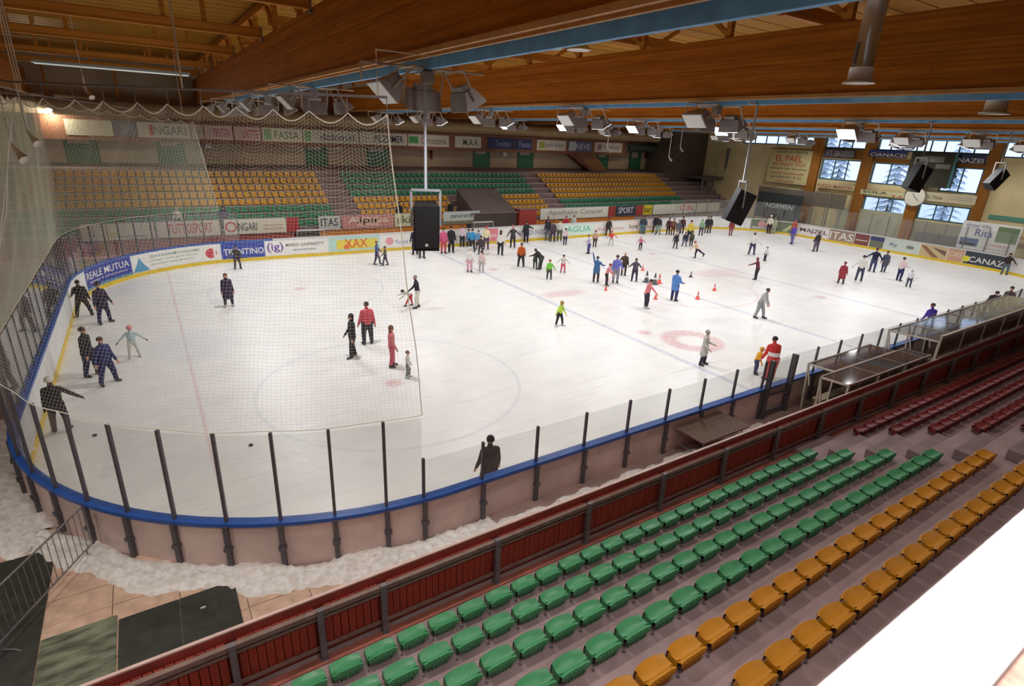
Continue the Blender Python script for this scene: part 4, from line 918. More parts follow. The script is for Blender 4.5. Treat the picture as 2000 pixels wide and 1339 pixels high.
# skylight reflector lamps between the beams
for q, lab in (((1075, 95), 'white reflector lamp above the second beam, left of the pair'), ((1130, 98), 'white reflector lamp above the second beam, right of the pair')):
    p = at(*q, 'x', 15.5); t = thing('reflector_lamp', lab, 'lamp', p); MB().tube([(0, 0, 0), (0, 0, .2), (0, 0, .45)], [.38, .25, .08], 12).build('shade', M_white, t, True); MB().tube([(0, 0, .4), (0, 0, 12.56-p.z)], .02, 6).build('hanging_rod', M_steel, t)
# vertical ventilation duct
p = at(1677, 160, 'x', 16.5); t = thing('air_duct', 'shiny metal drop duct with white outlet collar in front of the second beam', 'duct', (16.5, p.y, p.z))
M_shiny = mat('shiny_spiral_duct', (.72, .75, .78), .25, .65, .1, 4)
MB().tube([(0, 0, .26), (0, 0, 2.1)], .20, 24).build('metal_pipe', M_shiny, t, True); MB().tube([(0, 0, 0), (0, 0, .27)], .225, 24).build('collar', M_white, t, True)
MB().tube([(0, 0, -.03), (0, 0, 0)], [.31, .29], 24).build('flange', M_white, t, True); MB().tube([(-1.6, -.5, 2.35), (1.6, -.5, 2.35)], .42, 20).build('horizontal_duct', M_shiny, t, True)
MB().tube([(-.35, 0, .3), (-.35, 0, .7)], .04, 8).build('sensor', M_steel, t)
p = at(1945, 210, 'x', 26.8); t = thing('air_duct', 'smaller white-collared drop duct at the right above the blue rail', 'duct', (26.8, p.y, p.z))
MB().tube([(0, 0, .2), (0, 0, 2.4)], .27, 20).build('metal_pipe', M_steel, t, True); MB().tube([(0, 0, -.15), (0, 0, .3)], .30, 20).build('collar', mat('cream_collar', (.5, .47, .38), .5), t, True); MB().tube([(0, 0, -.2), (0, 0, -.15)], .42, 20).build('flange', mat('cream_collar', (.5, .47, .38)), t, True)
struct(MB().box(9.5, 62, -22, -20.6, 11.5, 12.0).build('ceiling_service_duct', mat('dark_service_duct', (.09, .09, .09), .4, .4)), 'dark service duct under the roof boards above the near stand', 'duct')

# ------------------------------------------------------------ hanging loudspeakers
def speaker(bx, pxt, pxb, w, h, tilt, rz, label, rodtop=9.62):
    pt = at(*pxt, 'x', bx); pb = at(*pxb, 'x', bx); t = thing('loudspeaker', label, 'loudspeaker', (bx, pt.y, pb.z)); ht = rodtop-pb.z
    MB().tube([(0, 0, h*.5+.28), (0, 0, ht+.35)], .032, 10).build('hanging_pole', mat('grey_pole', (.34, .34, .37), .5, 0, .1, 6), t, True)
    MB().box(-.4, .4, -.02, .02, ht-.02, ht+.03).box(-.02, .02, -.02, .02, ht, ht+.35).build('cross_arm', M_white, t)
    MB().box(-w/2-.03, w/2+.03, -.03, .03, h*.5+.25, h*.5+.30).bar((-w/2-.03, 0, h*.5+.27), (-w/2-.03, 0, 0), .03, .05).bar((w/2+.03, 0, h*.5+.27), (w/2+.03, 0, 0), .03, .05).build('yoke', MATS['grey_pole'], t).rotation_euler = (0, 0, rz)
    b = MB(); b.hexa([(-w/2, -.25, -h/2), (w/2, -.25, -h/2), (w*.38, .28, -h/2), (-w*.38, .28, -h/2), (-w/2, -.25, h/2), (w/2, -.25, h/2), (w*.38, .28, h/2), (-w*.38, .28, h/2)])
    c_ = b.build('cabinet', M_black, t); c_.rotation_euler = (tilt, 0, rz)
    g = MB().box(-w*.44, w*.44, -.268, -.25, -h*.44, h*.44).build('grille', mat('speaker_grille', (.02, .02, .022), .6, 0, .3, 40), c_)
    MB().tube([(0, -.268, -h*.36), (0, -.275, -h*.36)], .035, 12).build('badge', M_white, c_)
speaker(8.67, (829, 130), (832, 441), .56, .98, .12, -.38, 'large black loudspeaker on a white pole in front of the far boards')
speaker(18.97, (1480, 203), (1447, 405), .46, .98, .34, 1.05, 'black tilted loudspeaker on a pole above the far right corner')
speaker(29.1, (1822, 238), (1780, 347), .52, .95, .36, 1.1, 'black loudspeaker hanging in front of the scoreboard')
speaker(39.3, (1975, 262), (1963, 351), .46, 1.0, .7, 1.2, 'black tilted loudspeaker hanging at the right edge', 9.6)
# small hanging horns above the rink
for q, q2, yv, lab in (((38, 195), (55, 262), -2, 'white rod with hanging horn at the upper left behind the net'), ((8, 230), (26, 290), -6, 'thin white rod with dark lamp at the left edge'), ((162, 150), (167, 178), 8, 'short white hanging rod with horn below the purlins'), ((1334, 255), (1328, 290), 14, 'white rod with dark camera hanging before the far wall, right'), ((1305, 262), (1306, 308), 14, 'white hanging rod with horn before the far wall'), ((1188, 258), (1186, 290), 14, 'thin hanging rod with horn above the far doors')):
    a = at(*q, 'y', yv); b = at(*q2, 'y', yv); t = thing('hanging_horn', lab, 'loudspeaker', b); L_ = (Vector(a)-Vector(b)).length
    MB().tube([(0, 0, .1), (0, 0, L_)], .03, 8).tube([(0, 0, L_), (0, 0, 12.56-b.z)], .012, 6).build('rod', M_white, t); MB().tube([(0, 0, .1), (.1, -.1, -.1), (.2, -.25, -.25)], [.04, .07, .13], 10).build('horn', M_cream, t, True)
p = at(95, 214, 'y', 26.5); t = thing('wall_lamp', 'lit wall lamp glowing on the far wall at upper left', 'lamp', p); MB().ell((0, 0, 0), (.22, .15, .12), 10, 6).build('lamp_globe', mat('warm_glow', (1, 1, 1), .4, emit=(1, .9, .7), es=6), t, True); MB().box(-.1, .1, .1, 1.9, .05, .1).build('arm', M_steel, t)
_l = bpy.data.lights.new('lamp_light', 'POINT'); _l.energy = 260; _l.color = (1, .9, .7); _l.shadow_soft_size = .15; _o2 = bpy.data.objects.new('lamp_light', _l); C.objects.link(_o2); _o2.parent = t; _o2.location = (0, .3, -.35)

# ------------------------------------------------------------ safety nets
def cordmat(name, c):
    m = bpy.data.materials.new(name); m.use_nodes = True; nt = m.node_tree; N = nt.nodes; L = nt.links; N.remove(N['Principled BSDF'])
    d = N.new('ShaderNodeBsdfDiffuse'); t = N.new('ShaderNodeBsdfTranslucent'); d.inputs[0].default_value = (*c, 1); t.inputs[0].default_value = (*c, 1)
    x = N.new('ShaderNodeMixShader'); x.inputs[0].default_value = .4; L.new(d.outputs[0], x.inputs[1]); L.new(t.outputs[0], x.inputs[2]); L.new(x.outputs[0], N['Material Output'].inputs[0]); return m
M_cord = cordmat('net_cord', (.93, .91, .82)); M_cordg = cordmat('net_cord_green', (.80, .82, .68))
def net(name, top, bot, cell, r, sagn, label, m, jitter=0.0):
    """top(u), bot(u) for u in 0..1 are the edges; builds the cords as thin prisms."""
    t = thing(name, label, 'net'); nmb = MB()
    L_ = sum((top((k+1)/40)-top(k/40)).length for k in range(40)); H_ = sum((top(k/8)-bot(k/8)).length for k in range(9))/9
    nu, nv = int(L_/cell), int(H_/cell)
    def P(u, v):
        a = top(u); b = bot(u); sag = .17*abs(math.sin(PI*u*sagn))*(1-v)**3
        wob = (.03*math.sin(u*90+v*6)*math.sin(v*PI)+.03*math.sin(u*37+v*14))*(1 if sagn < 15 else .25)
        q = a.lerp(b, v); q.z -= sag+.10*math.sin(u*PI*sagn)**2*math.sin(v*9)*(1-v)*.6
        d = (top(min(u+.01, 1))-top(max(u-.01, 0))).normalized(); n = Vector((-d.y, d.x, 0)); return q+n*wob
    def cord(pts, r):
        i0 = len(nmb.v); n = len(pts)
        for k, p in enumerate(pts):
            d = (pts[min(k+1, n-1)]-pts[max(k-1, 0)]).normalized(); u = Vector((0, 0, 1)) if abs(d.z) < .7 else Vector((1, 0, 0)); a = d.cross(u).normalized()*r; b = d.cross(a).normalized()*r
            nmb.v += [tuple(p+a), tuple(p-a*.5+b*.87), tuple(p-a*.5-b*.87)]
        for k in range(n-1):
            for j in range(3): q = i0+3*k; nmb.f.append((q+j, q+(j+1) % 3, q+3+(j+1) % 3, q+3+j)); nmb.m.append(0)
    for i in range(nu+1): cord([P(i/nu, k/14) for k in range(15)], r)
    ns = int(max(24, sagn*6))
    for j in range(nv+1): cord([P(k/ns, j/nv) for k in range(ns+1)], r)
    tag(nmb.build('netting', m, t), kind='stuff')
    e = MB(); e.tube([P(k/(sagn*8), 0) for k in range(sagn*8+1)], .011, 5); e.tube([P(k/60, 1) for k in range(61)], .011, 5); e.tube([P(0, k/12) for k in range(13)], .011, 5); e.tube([P(1, k/12) for k in range(13)], .011, 5)
    e.build('edge_rope', M_cord, t)
    c_ = MB(); up = Vector((0, 0, .26)); c_.tube([top(k/20)+up for k in range(21)], .022, 6)
    for k in range(sagn+1): q = top(k/sagn); c_.tube([q, q+up], .008, 4)
    c_.build('support_cable', M_steel, t)
    for u in (.02, .5, .97): q = top(u)+up; MB().tube([q, Vector((q.x, q.y, at(757, 97, 'y', -15).z)), Vector((7.98, q.y, at(757, 97, 'y', -15).z))] if q.x > 6 and q.y < 0 else [q, Vector((q.x, q.y, 12.52))], [.016, .014, .005] if q.x > 6 and q.y < 0 else .018, 6).build('hanger_pole', M_cream, t)
TA, TB = Vector((7.05, -15.0, 8.67)), Vector((1.75, -9.3, 8.72))
def top1(u): return TA.lerp(TB, u)
def bot1(u): p = path(PER-.57-u*11.0, .09)[0]; p.z = 3.26; return p
net('safety_net', top1, bot1, .062, .0013, 11, 'white knotted safety net hanging over the near left corner of the rink', M_cord)
TC = Vector((.35, -7.0, 8.9)); TD = Vector((.35, 7.5, 8.9)); TE = Vector((6.6, 15.25, 8.4))
def top2(u):
    pts = [TB, TC, TD, TE]; ls = [(pts[k+1]-pts[k]).length for k in range(3)]; s = u*sum(ls)
    for k in range(3):
        if s <= ls[k] or k == 2: return pts[k].lerp(pts[k+1], min(1, s/ls[k]))
        s -= ls[k]
S2a, S2b = PER-.57-11.0, s_far(7.3)
def bot2(u): p = path(S2a+(S2b-S2a)*u, .09)[0]; p.z = 3.26; return p
net('safety_net', top2, bot2, .08, .0034, 26, 'greenish safety net hanging behind the left end and far left corner', M_cordg)
# ------------------------------------------------------------ things along the near walkway
def table():
    t = thing('folding_table', 'brown rectangular table standing on the walkway snow beside the boards', 'table', (15.97, -15.87, FL+.03), .0)
    MB().box(-.96, .96, -.50, .50, .71, .745).build('table_top', mat('brown_laminate', (.12, .075, .05), .8, 0, .15, 2), t)
    MB().box(-.97, .97, -.515, -.495, .685, .745).box(-.97, .97, .495, .515, .685, .745).box(-.975, -.955, -.5, .5, .685, .745).box(.955, .975, -.5, .5, .685, .745).build('edge_trim', M_rail, t)
    for sx in (-1, 1):
        for sy in (-1, 1): MB().tube([(sx*.80, sy*.40, .70), (sx*.84, sy*.42, .35), (sx*.88, sy*.44, .0)], .016, 8).build('leg', M_steel, t)
        MB().tube([(sx*.85, -.42, .22), (sx*.85, .42, .22)], .012, 6).tube([(sx*.80, -.4, .45), (sx*.45, -.4, .69)], .010, 6).tube([(sx*.80, .4, .45), (sx*.45, .4, .69)], .010, 6).build('leg_brace', M_steel, t)
table()
M_roofg = glassmat('smoked_canopy', (.62, .58, .55), .12, .05, .25, (.22, .19, .18))
M_roofc = glassmat('clear_canopy', (.84, .86, .86), .12, .05, .14, (.42, .44, .44))
M_wframe = mat('white_frame', (.70, .64, .56), .5, 0, .1, 4)
def shelter(x0, x1, y0, y1, zf, zb, label, gm, nb):
    t = thing('bench_shelter', label, 'bench shelter'); n = nb
    for k in range(n):
        a = x0+(x1-x0)*k/n; b = x0+(x1-x0)*(k+1)/n
        MB().hexa([(a+.02, y0, zf), (b-.02, y0, zf), (b-.02, y1, zb), (a+.02, y1, zb), (a+.02, y0, zf+.015), (b-.02, y0, zf+.015), (b-.02, y1, zb+.015), (a+.02, y1, zb+.015)]).build('roof_pane', gm, t)
    for k in range(n+1):
        a = x0+(x1-x0)*k/n; m = MB().bar((a, y0, zf-.02), (a, y1, zb-.02), .05).bar((a, y1, FL), (a, y1, zb), .05).bar((a, y0, zf), (a, y0+(y1-y0)*.12, FL), .05).bar((a, y0+(y1-y0)*.2, FL+.9), (a, y0, zf), .04)
        m.build('side_frame', M_wframe, t)
    MB().bar((x0, y0, zf), (x1, y0, zf), .05).bar((x0, y1, zb), (x1, y1, zb), .05).build('edge_beam', M_rail, t)
    for k in range(n):
        a = x0+(x1-x0)*k/n; b = x0+(x1-x0)*(k+1)/n; MB().box(a+.05, b-.05, y1+.05*(1 if y1 < y0 else -1)-.02, y1+.05*(1 if y1 < y0 else -1)+.0, FL+.2, zb-.05).build('back_pane', gm, t)
    MB().box(x0+.15, x1-.15, min(y0, y1)+.25, min(y0, y1)+.55, FL+.42, FL+.47).box(x0+.2, x0+.28, min(y0, y1)+.28, min(y0, y1)+.5, FL, FL+.42).box(x1-.28, x1-.2, min(y0, y1)+.28, min(y0, y1)+.5, FL, FL+.42).build('bench_seat', mat('bench_wood', (.45, .35, .22), .6, 0, .2, 3), t)
shelter(19.9, 25.2, -16.55, -17.36, 2.05, 2.1, 'smoky transparent canopy over the nearer players bench', M_roofg, 3)
shelter(25.9, 37.5, -15.65, -17.25, 2.35, 2.45, 'long clear canopy over the farther players bench', M_roofc, 7)
shelter(21.0, 25.0, -15.55, -16.4, 1.9, 1.95, 'low white-framed canopy between the boards and the nearer bench canopy', M_roofg, 2)
fr = thing('glass_barrier', 'glazed barrier with beige posts above the red fence, right of the near bench', 'barrier')
for k in range(8):
    x = 25.6+1.9*k; MB().box(x-.03, x+.03, -17.40, -17.34, 1.9, 2.75).build('barrier_post', M_cream, fr)
    if k < 7: MB().box(x+.05, x+1.85, -17.38, -17.365, 1.95, 2.68).build('barrier_pane', glassmat('smoked_barrier', (.55, .5, .45), .2, .05, .35, (.2, .16, .12)), fr)
MB().box(25.6, 38.9, -17.41, -17.33, 2.68, 2.74).build('barrier_rail', M_cream, fr)
random.seed(11)
for k in range(9):
    x = 26.4+1.2*k; col = [(.35, .30, .22), (.2, .2, .2), (.5, .42, .3), (.45, .45, .4), (.14, .10, .08)][k % 5]
    o = MB().box(-.28, .28, -.2, .2, 0, .3).box(-.2, .2, -.15, .15, .3, .42).build('kit_bag', mat('kit_%d' % (k % 5), col, .7, 0, .3, 5)); o.location = (x, -16.75+.2*(k % 2), FL+.52); o.rotation_euler = (0, 0, .3*k)
    tag(o, 'equipment bag on the far players bench under the clear canopy, %s from the left' % ordinal(k+1), 'bag', 'equipment bags on the far bench')
# crowd barrier at lower left
bt = thing('crowd_barrier', 'galvanised crowd barrier standing on stone slabs at the lower left', 'barrier', (0, 0, FL+.03))
A = Vector((1.62, -12.45, 0)); D = (Vector((.50, -14.5, 0))-A).normalized(); Bp = A+D*2.5
def bp(t_, z): q = A+D*t_; return (q.x, q.y, z)
MB().tube([bp(0, .18), bp(0, .98), bp(.06, 1.07), bp(2.44, 1.07), bp(2.5, .98), bp(2.5, .18)], .019, 8).tube([bp(0, .2), bp(2.5, .2)], .016, 8).build('barrier_frame', M_steel, bt, True)
for k in range(1, 18): MB().tube([bp(2.5*k/18, .2), bp(2.5*k/18, 1.07)], .007, 6).build('vertical_bar', M_steel, bt)
nrm = Vector((-D.y, D.x, 0))
for t_ in (.18, 2.3):
    q = A+D*t_; MB().tube([q-nrm*.3+Vector((0, 0, .0)), q-nrm*.18+Vector((0, 0, .05)), q+nrm*.18+Vector((0, 0, .05)), q+nrm*.3], .014, 6).tube([q+Vector((0, 0, .05)), q+Vector((0, 0, .2))], .014, 6).build('foot', M_steel, bt)
tag(MB().tube([(.05, -14.9, FL+.08), (.2, -14.85, FL+.1), (.45, -14.95, FL+.08), (.5, -15.3, FL+.07), (.3, -15.6, FL+.08)], .022, 8).build('rubber_hose', M_black, None, True), 'short dark hose lying on the black mat at the lower left corner', 'hose')
o = MB().box(-.04, .04, -.015, .015, 0, .02).build('paper_scrap', M_white); o.location = (3.3, -15.1, FL+.06); tag(o, 'tiny white scrap lying on the dark mat strip', 'scrap')
# cones and pucks
def cone(px, py, h, m, label):
    p = at(px, py, 'z', 0); t = thing('traffic_cone', label, 'cone', (p.x, p.y, 0.001)); r = h*.22
    MB().box(-r*1.2, r*1.2, -r*1.2, r*1.2, 0, .03).build('cone_base', m, t); MB().tube([(0, 0, .03), (0, 0, h)], [r, r*.15], 14).build('cone_body', m, t, True)
    MB().tube([(0, 0, h*.42), (0, 0, h*.62)], [r*.68, r*.5], 14, caps=False).build('pale_band', M_white, t, True)
M_cr = mat('orange_cone', (.75, .10, .06), .5); M_cg = mat('dark_cone', (.06, .07, .08), .5)
cone(1183, 567, .34, M_cr, 'small red cone between the skates of the pink-jacketed pair')
cone(1255, 528, .42, M_cr, 'faint red cone behind the row of dark cones')
cone(1262, 551, .75, M_cg, 'tall dark cone, left one of two beside the pink-jacketed skater')
cone(1278, 555, .75, M_cg, 'tall dark cone, right one of two beside the pink-jacketed skater')
cone(1287, 553, .62, M_cr, 'red cone just right of the two dark cones')
cone(1280, 584, .40, M_cr, 'red cone under the outstretched arm of the pink-jacketed skater')
cone(1362, 584, .50, M_cr, 'red cone right of the skater in the blue jacket')
cone(1395, 567, .45, M_cr, 'red cone farthest right on the ice')
cone(1349, 541, .42, M_cg, 'small grey cone standing alone behind the red ones')
for q, lab in (((185, 850), 'black puck on the ice near the left corner'), ((490, 869), 'black puck on the ice behind the near corner glass')):
    p = at(*q, 'z', 0.01); o = MB().tube([(0, 0, 0), (0, 0, .035)], .055, 18).build('ice_puck', M_black); o.location = (p.x, p.y, .002); tag(o, lab, 'puck')
# gallery parapet beside the camera
gp = struct(MB().box(-2, 30, -24.11, -23.975, 6.2, 7.56).build('wall_gallery', mat('gallery_render', (.7, .62, .55), .8, 0, .1, 3)), 'gallery parapet wall beneath the bright white rail', 'wall')
tag(MB().box(-2, 30, -24.115, -23.962, 7.56, 7.60).build('ledge_rail', mat('glossy_white_ledge', (.9, .9, .88), .3, 0, .03, 3)), 'brightly lit white ledge crossing the lower right corner', 'ledge')
tag(MB().box(-2, 30, -24.30, -24.118, 7.50, 7.58).build('inner_ledge', mat('pink_granite', (.62, .32, .24), .5, 0, .4, 60)), 'speckled pink ledge strip behind the white ledge', 'ledge')
struct(MB().box(-2, 30, -29, -23.98, 6.0, 6.2).build('floor_gallery', mat('gallery_floor', (.4, .35, .32), .7)), 'gallery floor beneath the viewpoint', 'floor')

# ------------------------------------------------------------ people
def cap(mb, a, ra, b, rb, n=10):
    """Closed tapered capsule."""
    a = Vector(a); b = Vector(b); d = b-a
    if d.length < 1e-4: d = Vector((0, 0, 1e-3)); b = a+d
    dn = d.normalized(); u = Vector((0, 0, 1)) if abs(dn.z) < .9 else Vector((1, 0, 0)); s = dn.cross(u).normalized(); w = dn.cross(s)
    rings = [(a-dn*ra*.92, ra*.35), (a-dn*ra*.6, ra*.8), (a, ra), (b, rb), (b+dn*rb*.6, rb*.8), (b+dn*rb*.92, rb*.35)]
    v = []; f = []
    for c, r in rings:
        for j in range(n): t = 2*PI*j/n; v.append(c+(s*math.cos(t)+w*math.sin(t))*r)
    for i in range(len(rings)-1):
        for j in range(n): f.append((i*n+j, i*n+(j+1) % n, (i+1)*n+(j+1) % n, (i+1)*n+j))
    f.append(tuple(range(n-1, -1, -1))); f.append(tuple(range((len(rings)-1)*n, len(rings)*n)))
    mb.raw(v, f)
COLM = {}
def cmat(c, kind):
    k = (c, kind)
    if k not in COLM:
        l = lin(c); l = tuple(min(.9, x*1.05) for x in l)
        COLM[k] = mat('%s_%02x%02x%02x' % (kind, *c), l, .8 if kind != 'skin' else .55, 0, .22, 9)
    return COLM[k]
SKIN = (205, 150, 125)
def striped(c1, c2):
    m = mat('striped_cloth_%02x%02x%02x' % c1, lin(c1), .8)
    nt = m.node_tree; N = nt.nodes; L = nt.links; tc = N.new('ShaderNodeTexCoord'); sp = N.new('ShaderNodeSeparateXYZ'); L.new(tc.outputs['Object'], sp.inputs[0])
    a = N.new('ShaderNodeMath'); a.operation = 'MULTIPLY'; a.inputs[1].default_value = 9.; L.new(sp.outputs[2], a.inputs[0]); f = N.new('ShaderNodeMath'); f.operation = 'FRACT'; L.new(a.outputs[0], f.inputs[0])
    g = N.new('ShaderNodeMath'); g.operation = 'GREATER_THAN'; g.inputs[1].default_value = .78; L.new(f.outputs[0], g.inputs[0]); mx = N.new('ShaderNodeMix'); mx.data_type = 'RGBA'
    L.new(g.outputs[0], mx.inputs['Factor']); mx.inputs['A'].default_value = (*lin(c1), 1); mx.inputs['B'].default_value = (*lin(c2), 1); L.new(mx.outputs['Result'], N['Principled BSDF'].inputs['Base Color'])
    return m
DG = None
def person(fx, fy, hy, face, jac, tro, hair, label, hat=None, spread=.14, step=0., lean=0., knee=0., arms=((12, 8, 15), (12, 8, 15)), coat=0, longhair=0, skates=(60, 60, 64), plane=None, H=None, backleg=None, sit=0, gloves=None, loc=None, stripe=None, bulk=1., helmet=False):
    """Feet at photo pixel (fx, fy); hy = pixel row of the head top; face: degrees clockwise from 'facing away'."""
    if loc is None:
        p = at(fx, fy, 'z', 0); c_ = Vector((min(max(p.x, XL+RC), XR-RC), min(max(p.y, YN+RC), YF-RC), 0)); dd_ = p-c_
        if dd_.length > RC-.42: p = c_+dd_.normalized()*(RC-.42)
    else: p = Vector(loc)
    lf = math.cos(math.radians(lean))
    if H is None:
        z = 1.0
        for _ in range(25): z *= (fy-hy)/max(1., fy-pix((p.x, p.y, z))[1]) if fy != hy else 1
        H = z/(.5+.5*lf) if lean < 60 else z/.75
        H = min(max(H, .95), 1.98)
    child = H < 1.45; near_ = (p-CAM).dot(FWD) < 24
    vx = 16 if near_ else 20
    base = math.atan2(p.y-CAM.y, p.x-CAM.x)-PI/2           # local +y points away from the camera
    rz = base-math.radians(face)
    S = H; hr = (.051 if not child else .062)*1.0
    foot = .045
    zh = .50*S; zs = .815*S-(.02*S if child else 0); zn = zs+.035*S; zc = S-hr*S*1.42
    th = math.radians(lean); hip = Vector((0, -.10*S*math.sin(th), zh-.02*S*abs(spread)*2-.02*S*(knee/30.)))
    def U(x, y, z):                                        # upper-body point, leaned about the hips
        dz = z-zh; return Vector((x, hip.y+y*math.cos(th)+dz*math.sin(th), hip.z-y*math.sin(th)+dz*math.cos(th)))
    caps = []; add = lambda a, ra, b, rb, l: caps.append((Vector(a), ra, Vector(b), rb, l))
    B = bulk
    # legs
    ank = []
    for i, sx in enumerate((-1, 1)):
        hx = hip+Vector((sx*.052*S, 0, 0)); fy_ = step*S*(1 if i == 0 else -1)
        an = Vector((sx*(.05+spread*.85)*S*.72, fy_, foot*S+.055))
        kn = (hx+an)/2+Vector((sx*.01*S, .05*S*(.35+knee/25.), 0))
        if sit: kn = hx+Vector((sx*.04*S, .24*S, .0)); an = kn+Vector((0, .03*S, -.25*S))
        if backleg and i == 1:
            e = math.radians(backleg); d = Vector((0, -math.sin(e), -math.cos(e))); kn = hx+d*.23*S; an = kn+Vector((0, -math.sin(e+.1), -math.cos(e+.1)))*.24*S
        add(hx, .072*S*B, kn, .050*S*B, 'tro'); add(kn, .050*S*B, an, .038*S*B, 'tro'); ank.append((an, (an-kn).normalized()))
    add(hip+Vector((-.05*S, 0, .01)), .078*S*B, hip+Vector((.05*S, 0, .01)), .078*S*B, 'tro')
    # torso
    for sx in (-1, 1): add(U(sx*.036*S, 0, zh+.03*S), .066*S*B, U(sx*.062*S, 0, zs-.045*S), .060*S*B, 'jac')
    add(U(0, 0, zh+.05*S), .076*S*B, U(0, .0, zs-.05*S), .078*S*B, 'jac'); add(U(-.072*S, 0, zs-.028*S), .044*S*B, U(.072*S, 0, zs-.028*S), .044*S*B, 'jac')
    add(U(0, 0, zs-.01*S), .048*S, U(0, .005*S, zn+.02*S), .036*S, 'jac')
    if coat:
        for i, sx in enumerate((-1, 1)):
            hx = hip+Vector((sx*.04*S, 0, 0)); kk = hx.lerp(ank[i][0], .30*coat); add(hx+Vector((0, 0, .05*S)), .088*S, kk, .088*S, 'jac')
        add(hip, .095*S, hip+Vector((0, .0, -.12*S*coat)), .095*S, 'jac')
    else: add(hip+Vector((-.028*S, 0, .025*S)), .078*S*B, hip+Vector((.028*S, 0, .025*S)), .078*S*B, 'jac')
    # arms
    for i, sx in enumerate((-1, 1)):
        ab, fw, el = [math.radians(q) for q in arms[i]]
        sh = U(sx*.103*S, 0, zs-.035*S); d = Vector((sx*math.sin(ab), math.cos(ab)*math.sin(fw), -math.cos(ab)*math.cos(fw))); e = sh+d*.165*S
        d2 = Vector((sx*math.sin(ab)*(1-.5*math.sin(el)), math.cos(ab)*math.sin(fw+el)+.35*math.sin(el)*math.sin(ab), -math.cos(ab)*math.cos(fw+el))).normalized(); wr_ = e+d2*.145*S
        add(sh, .040*S*B, e, .033*S*B, 'jac'); add(e, .033*S*B, wr_, .025*S*B, 'jac')
        hd = wr_+d2*.035*S; lab_ = 'glove' if gloves else 'skin'
        add(wr_+d2*.02*S, .019*S, wr_+d2*.055*S, .022*S, lab_)
        sd = d2.cross(Vector((0, 0, 1))); sd = sd.normalized() if sd.length > .05 else Vector((1, 0, 0)); curl = d2.cross(sd)*(.25)
        for fi, (o_, ln_) in enumerate(((-.018, .030), (-.006, .038), (.006, .036), (.018, .028))):
            b0 = wr_+d2*.065*S+sd*o_*S; b1 = b0+(d2+curl).normalized()*ln_*.6*S; b2 = b1+(d2+curl*3).normalized()*ln_*.5*S
            r_ = max(.0062*S, vx*.00062); add(b0, r_, b1, r_, lab_); add(b1, r_, b2, r_*.9, lab_)
        b0 = wr_+d2*.03*S-sd*.018*S*sx; add(b0, .0085*S, b0+(d2*.6-sd*sx*.8).normalized()*.035*S, .0075*S, lab_)
    # head
    zc_ = zc; hc = U(0, .012*S, zc_)
    add(U(0, 0, zn), .031*S, hc, .034*S, 'skin')
    R_h = hr*S; add(hc+Vector((0, -.008*S, .018*S)), R_h*.98, hc+Vector((0, .008*S, -.014*S)), R_h*.88, 'skin'); add(hc+Vector((0, .022*S, -.04*S)), R_h*.48, hc+Vector((0, .02*S, -.035*S)), R_h*.48, 'skin')
    add(hc+Vector((0, R_h*.88, -.002)), R_h*.12, hc+Vector((0, R_h*1.08, -R_h*.22)), R_h*.15, 'skin')
    for sx in (-1, 1): add(hc+Vector((sx*R_h*.93, 0, R_h*.05)), R_h*.14, hc+Vector((sx*R_h*.93, -.004, -R_h*.22)), R_h*.12, 'skin')
    mb = MB()
    for a, ra, b, rb, l in caps: cap(mb, a, ra, b, rb, 12 if near_ else 9)
    me = mb.mesh('person', M_white); o = bpy.data.objects.new('person', me); C.objects.link(o)
    md = o.modifiers.new('remesh', 'REMESH'); md.mode = 'VOXEL'; md.voxel_size = (.0125 if near_ else .02)*max(.75, S/1.7)
    sm = o.modifiers.new('smooth', 'SMOOTH'); sm.factor = .5; sm.iterations = 2
    dg = bpy.context.evaluated_depsgraph_get(); m2 = bpy.data.meshes.new_from_object(o.evaluated_get(dg)); o.modifiers.clear(); o.data = m2; bpy.data.meshes.remove(me); m2.name = 'person'
    jm = striped(*stripe) if stripe else cmat(jac, 'cloth')
    m2.materials.clear()
    for m_ in (jm, cmat(tro, 'cloth'), cmat(SKIN, 'skin'), cmat(gloves or (30, 30, 35), 'cloth')): m2.materials.append(m_)
    n = len(m2.polygons); co = np.empty(n*3, 'f'); m2.polygons.foreach_get('center', co); co = co.reshape(-1, 3)
    best = np.full(n, 1e9); idx = np.zeros(n, 'i'); LI = {'jac': 0, 'tro': 1, 'skin': 2, 'glove': 3}
    for a, ra, b, rb, l in caps:
        A_ = np.array(a); D_ = np.array(b)-A_; t_ = np.clip(((co-A_)@D_)/max(D_@D_, 1e-9), 0, 1); dd = np.linalg.norm(co-(A_+t_[:, None]*D_), axis=1)-(ra+(rb-ra)*t_)
        if l == 'jac': dd -= .006
        mk = dd < best; best[mk] = dd[mk]; idx[mk] = LI[l]
    m2.polygons.foreach_set('material_index', idx.astype('i')); m2.polygons.foreach_set('use_smooth', [True]*n); m2.update()
    o.location = (p.x, p.y, p.z if loc is not None else 0.0); o.rotation_euler = (0, 0, rz)
    tag(o, label, 'person')
    # hair, hat, helmet
    r = R_h*1.13
    h = MB()
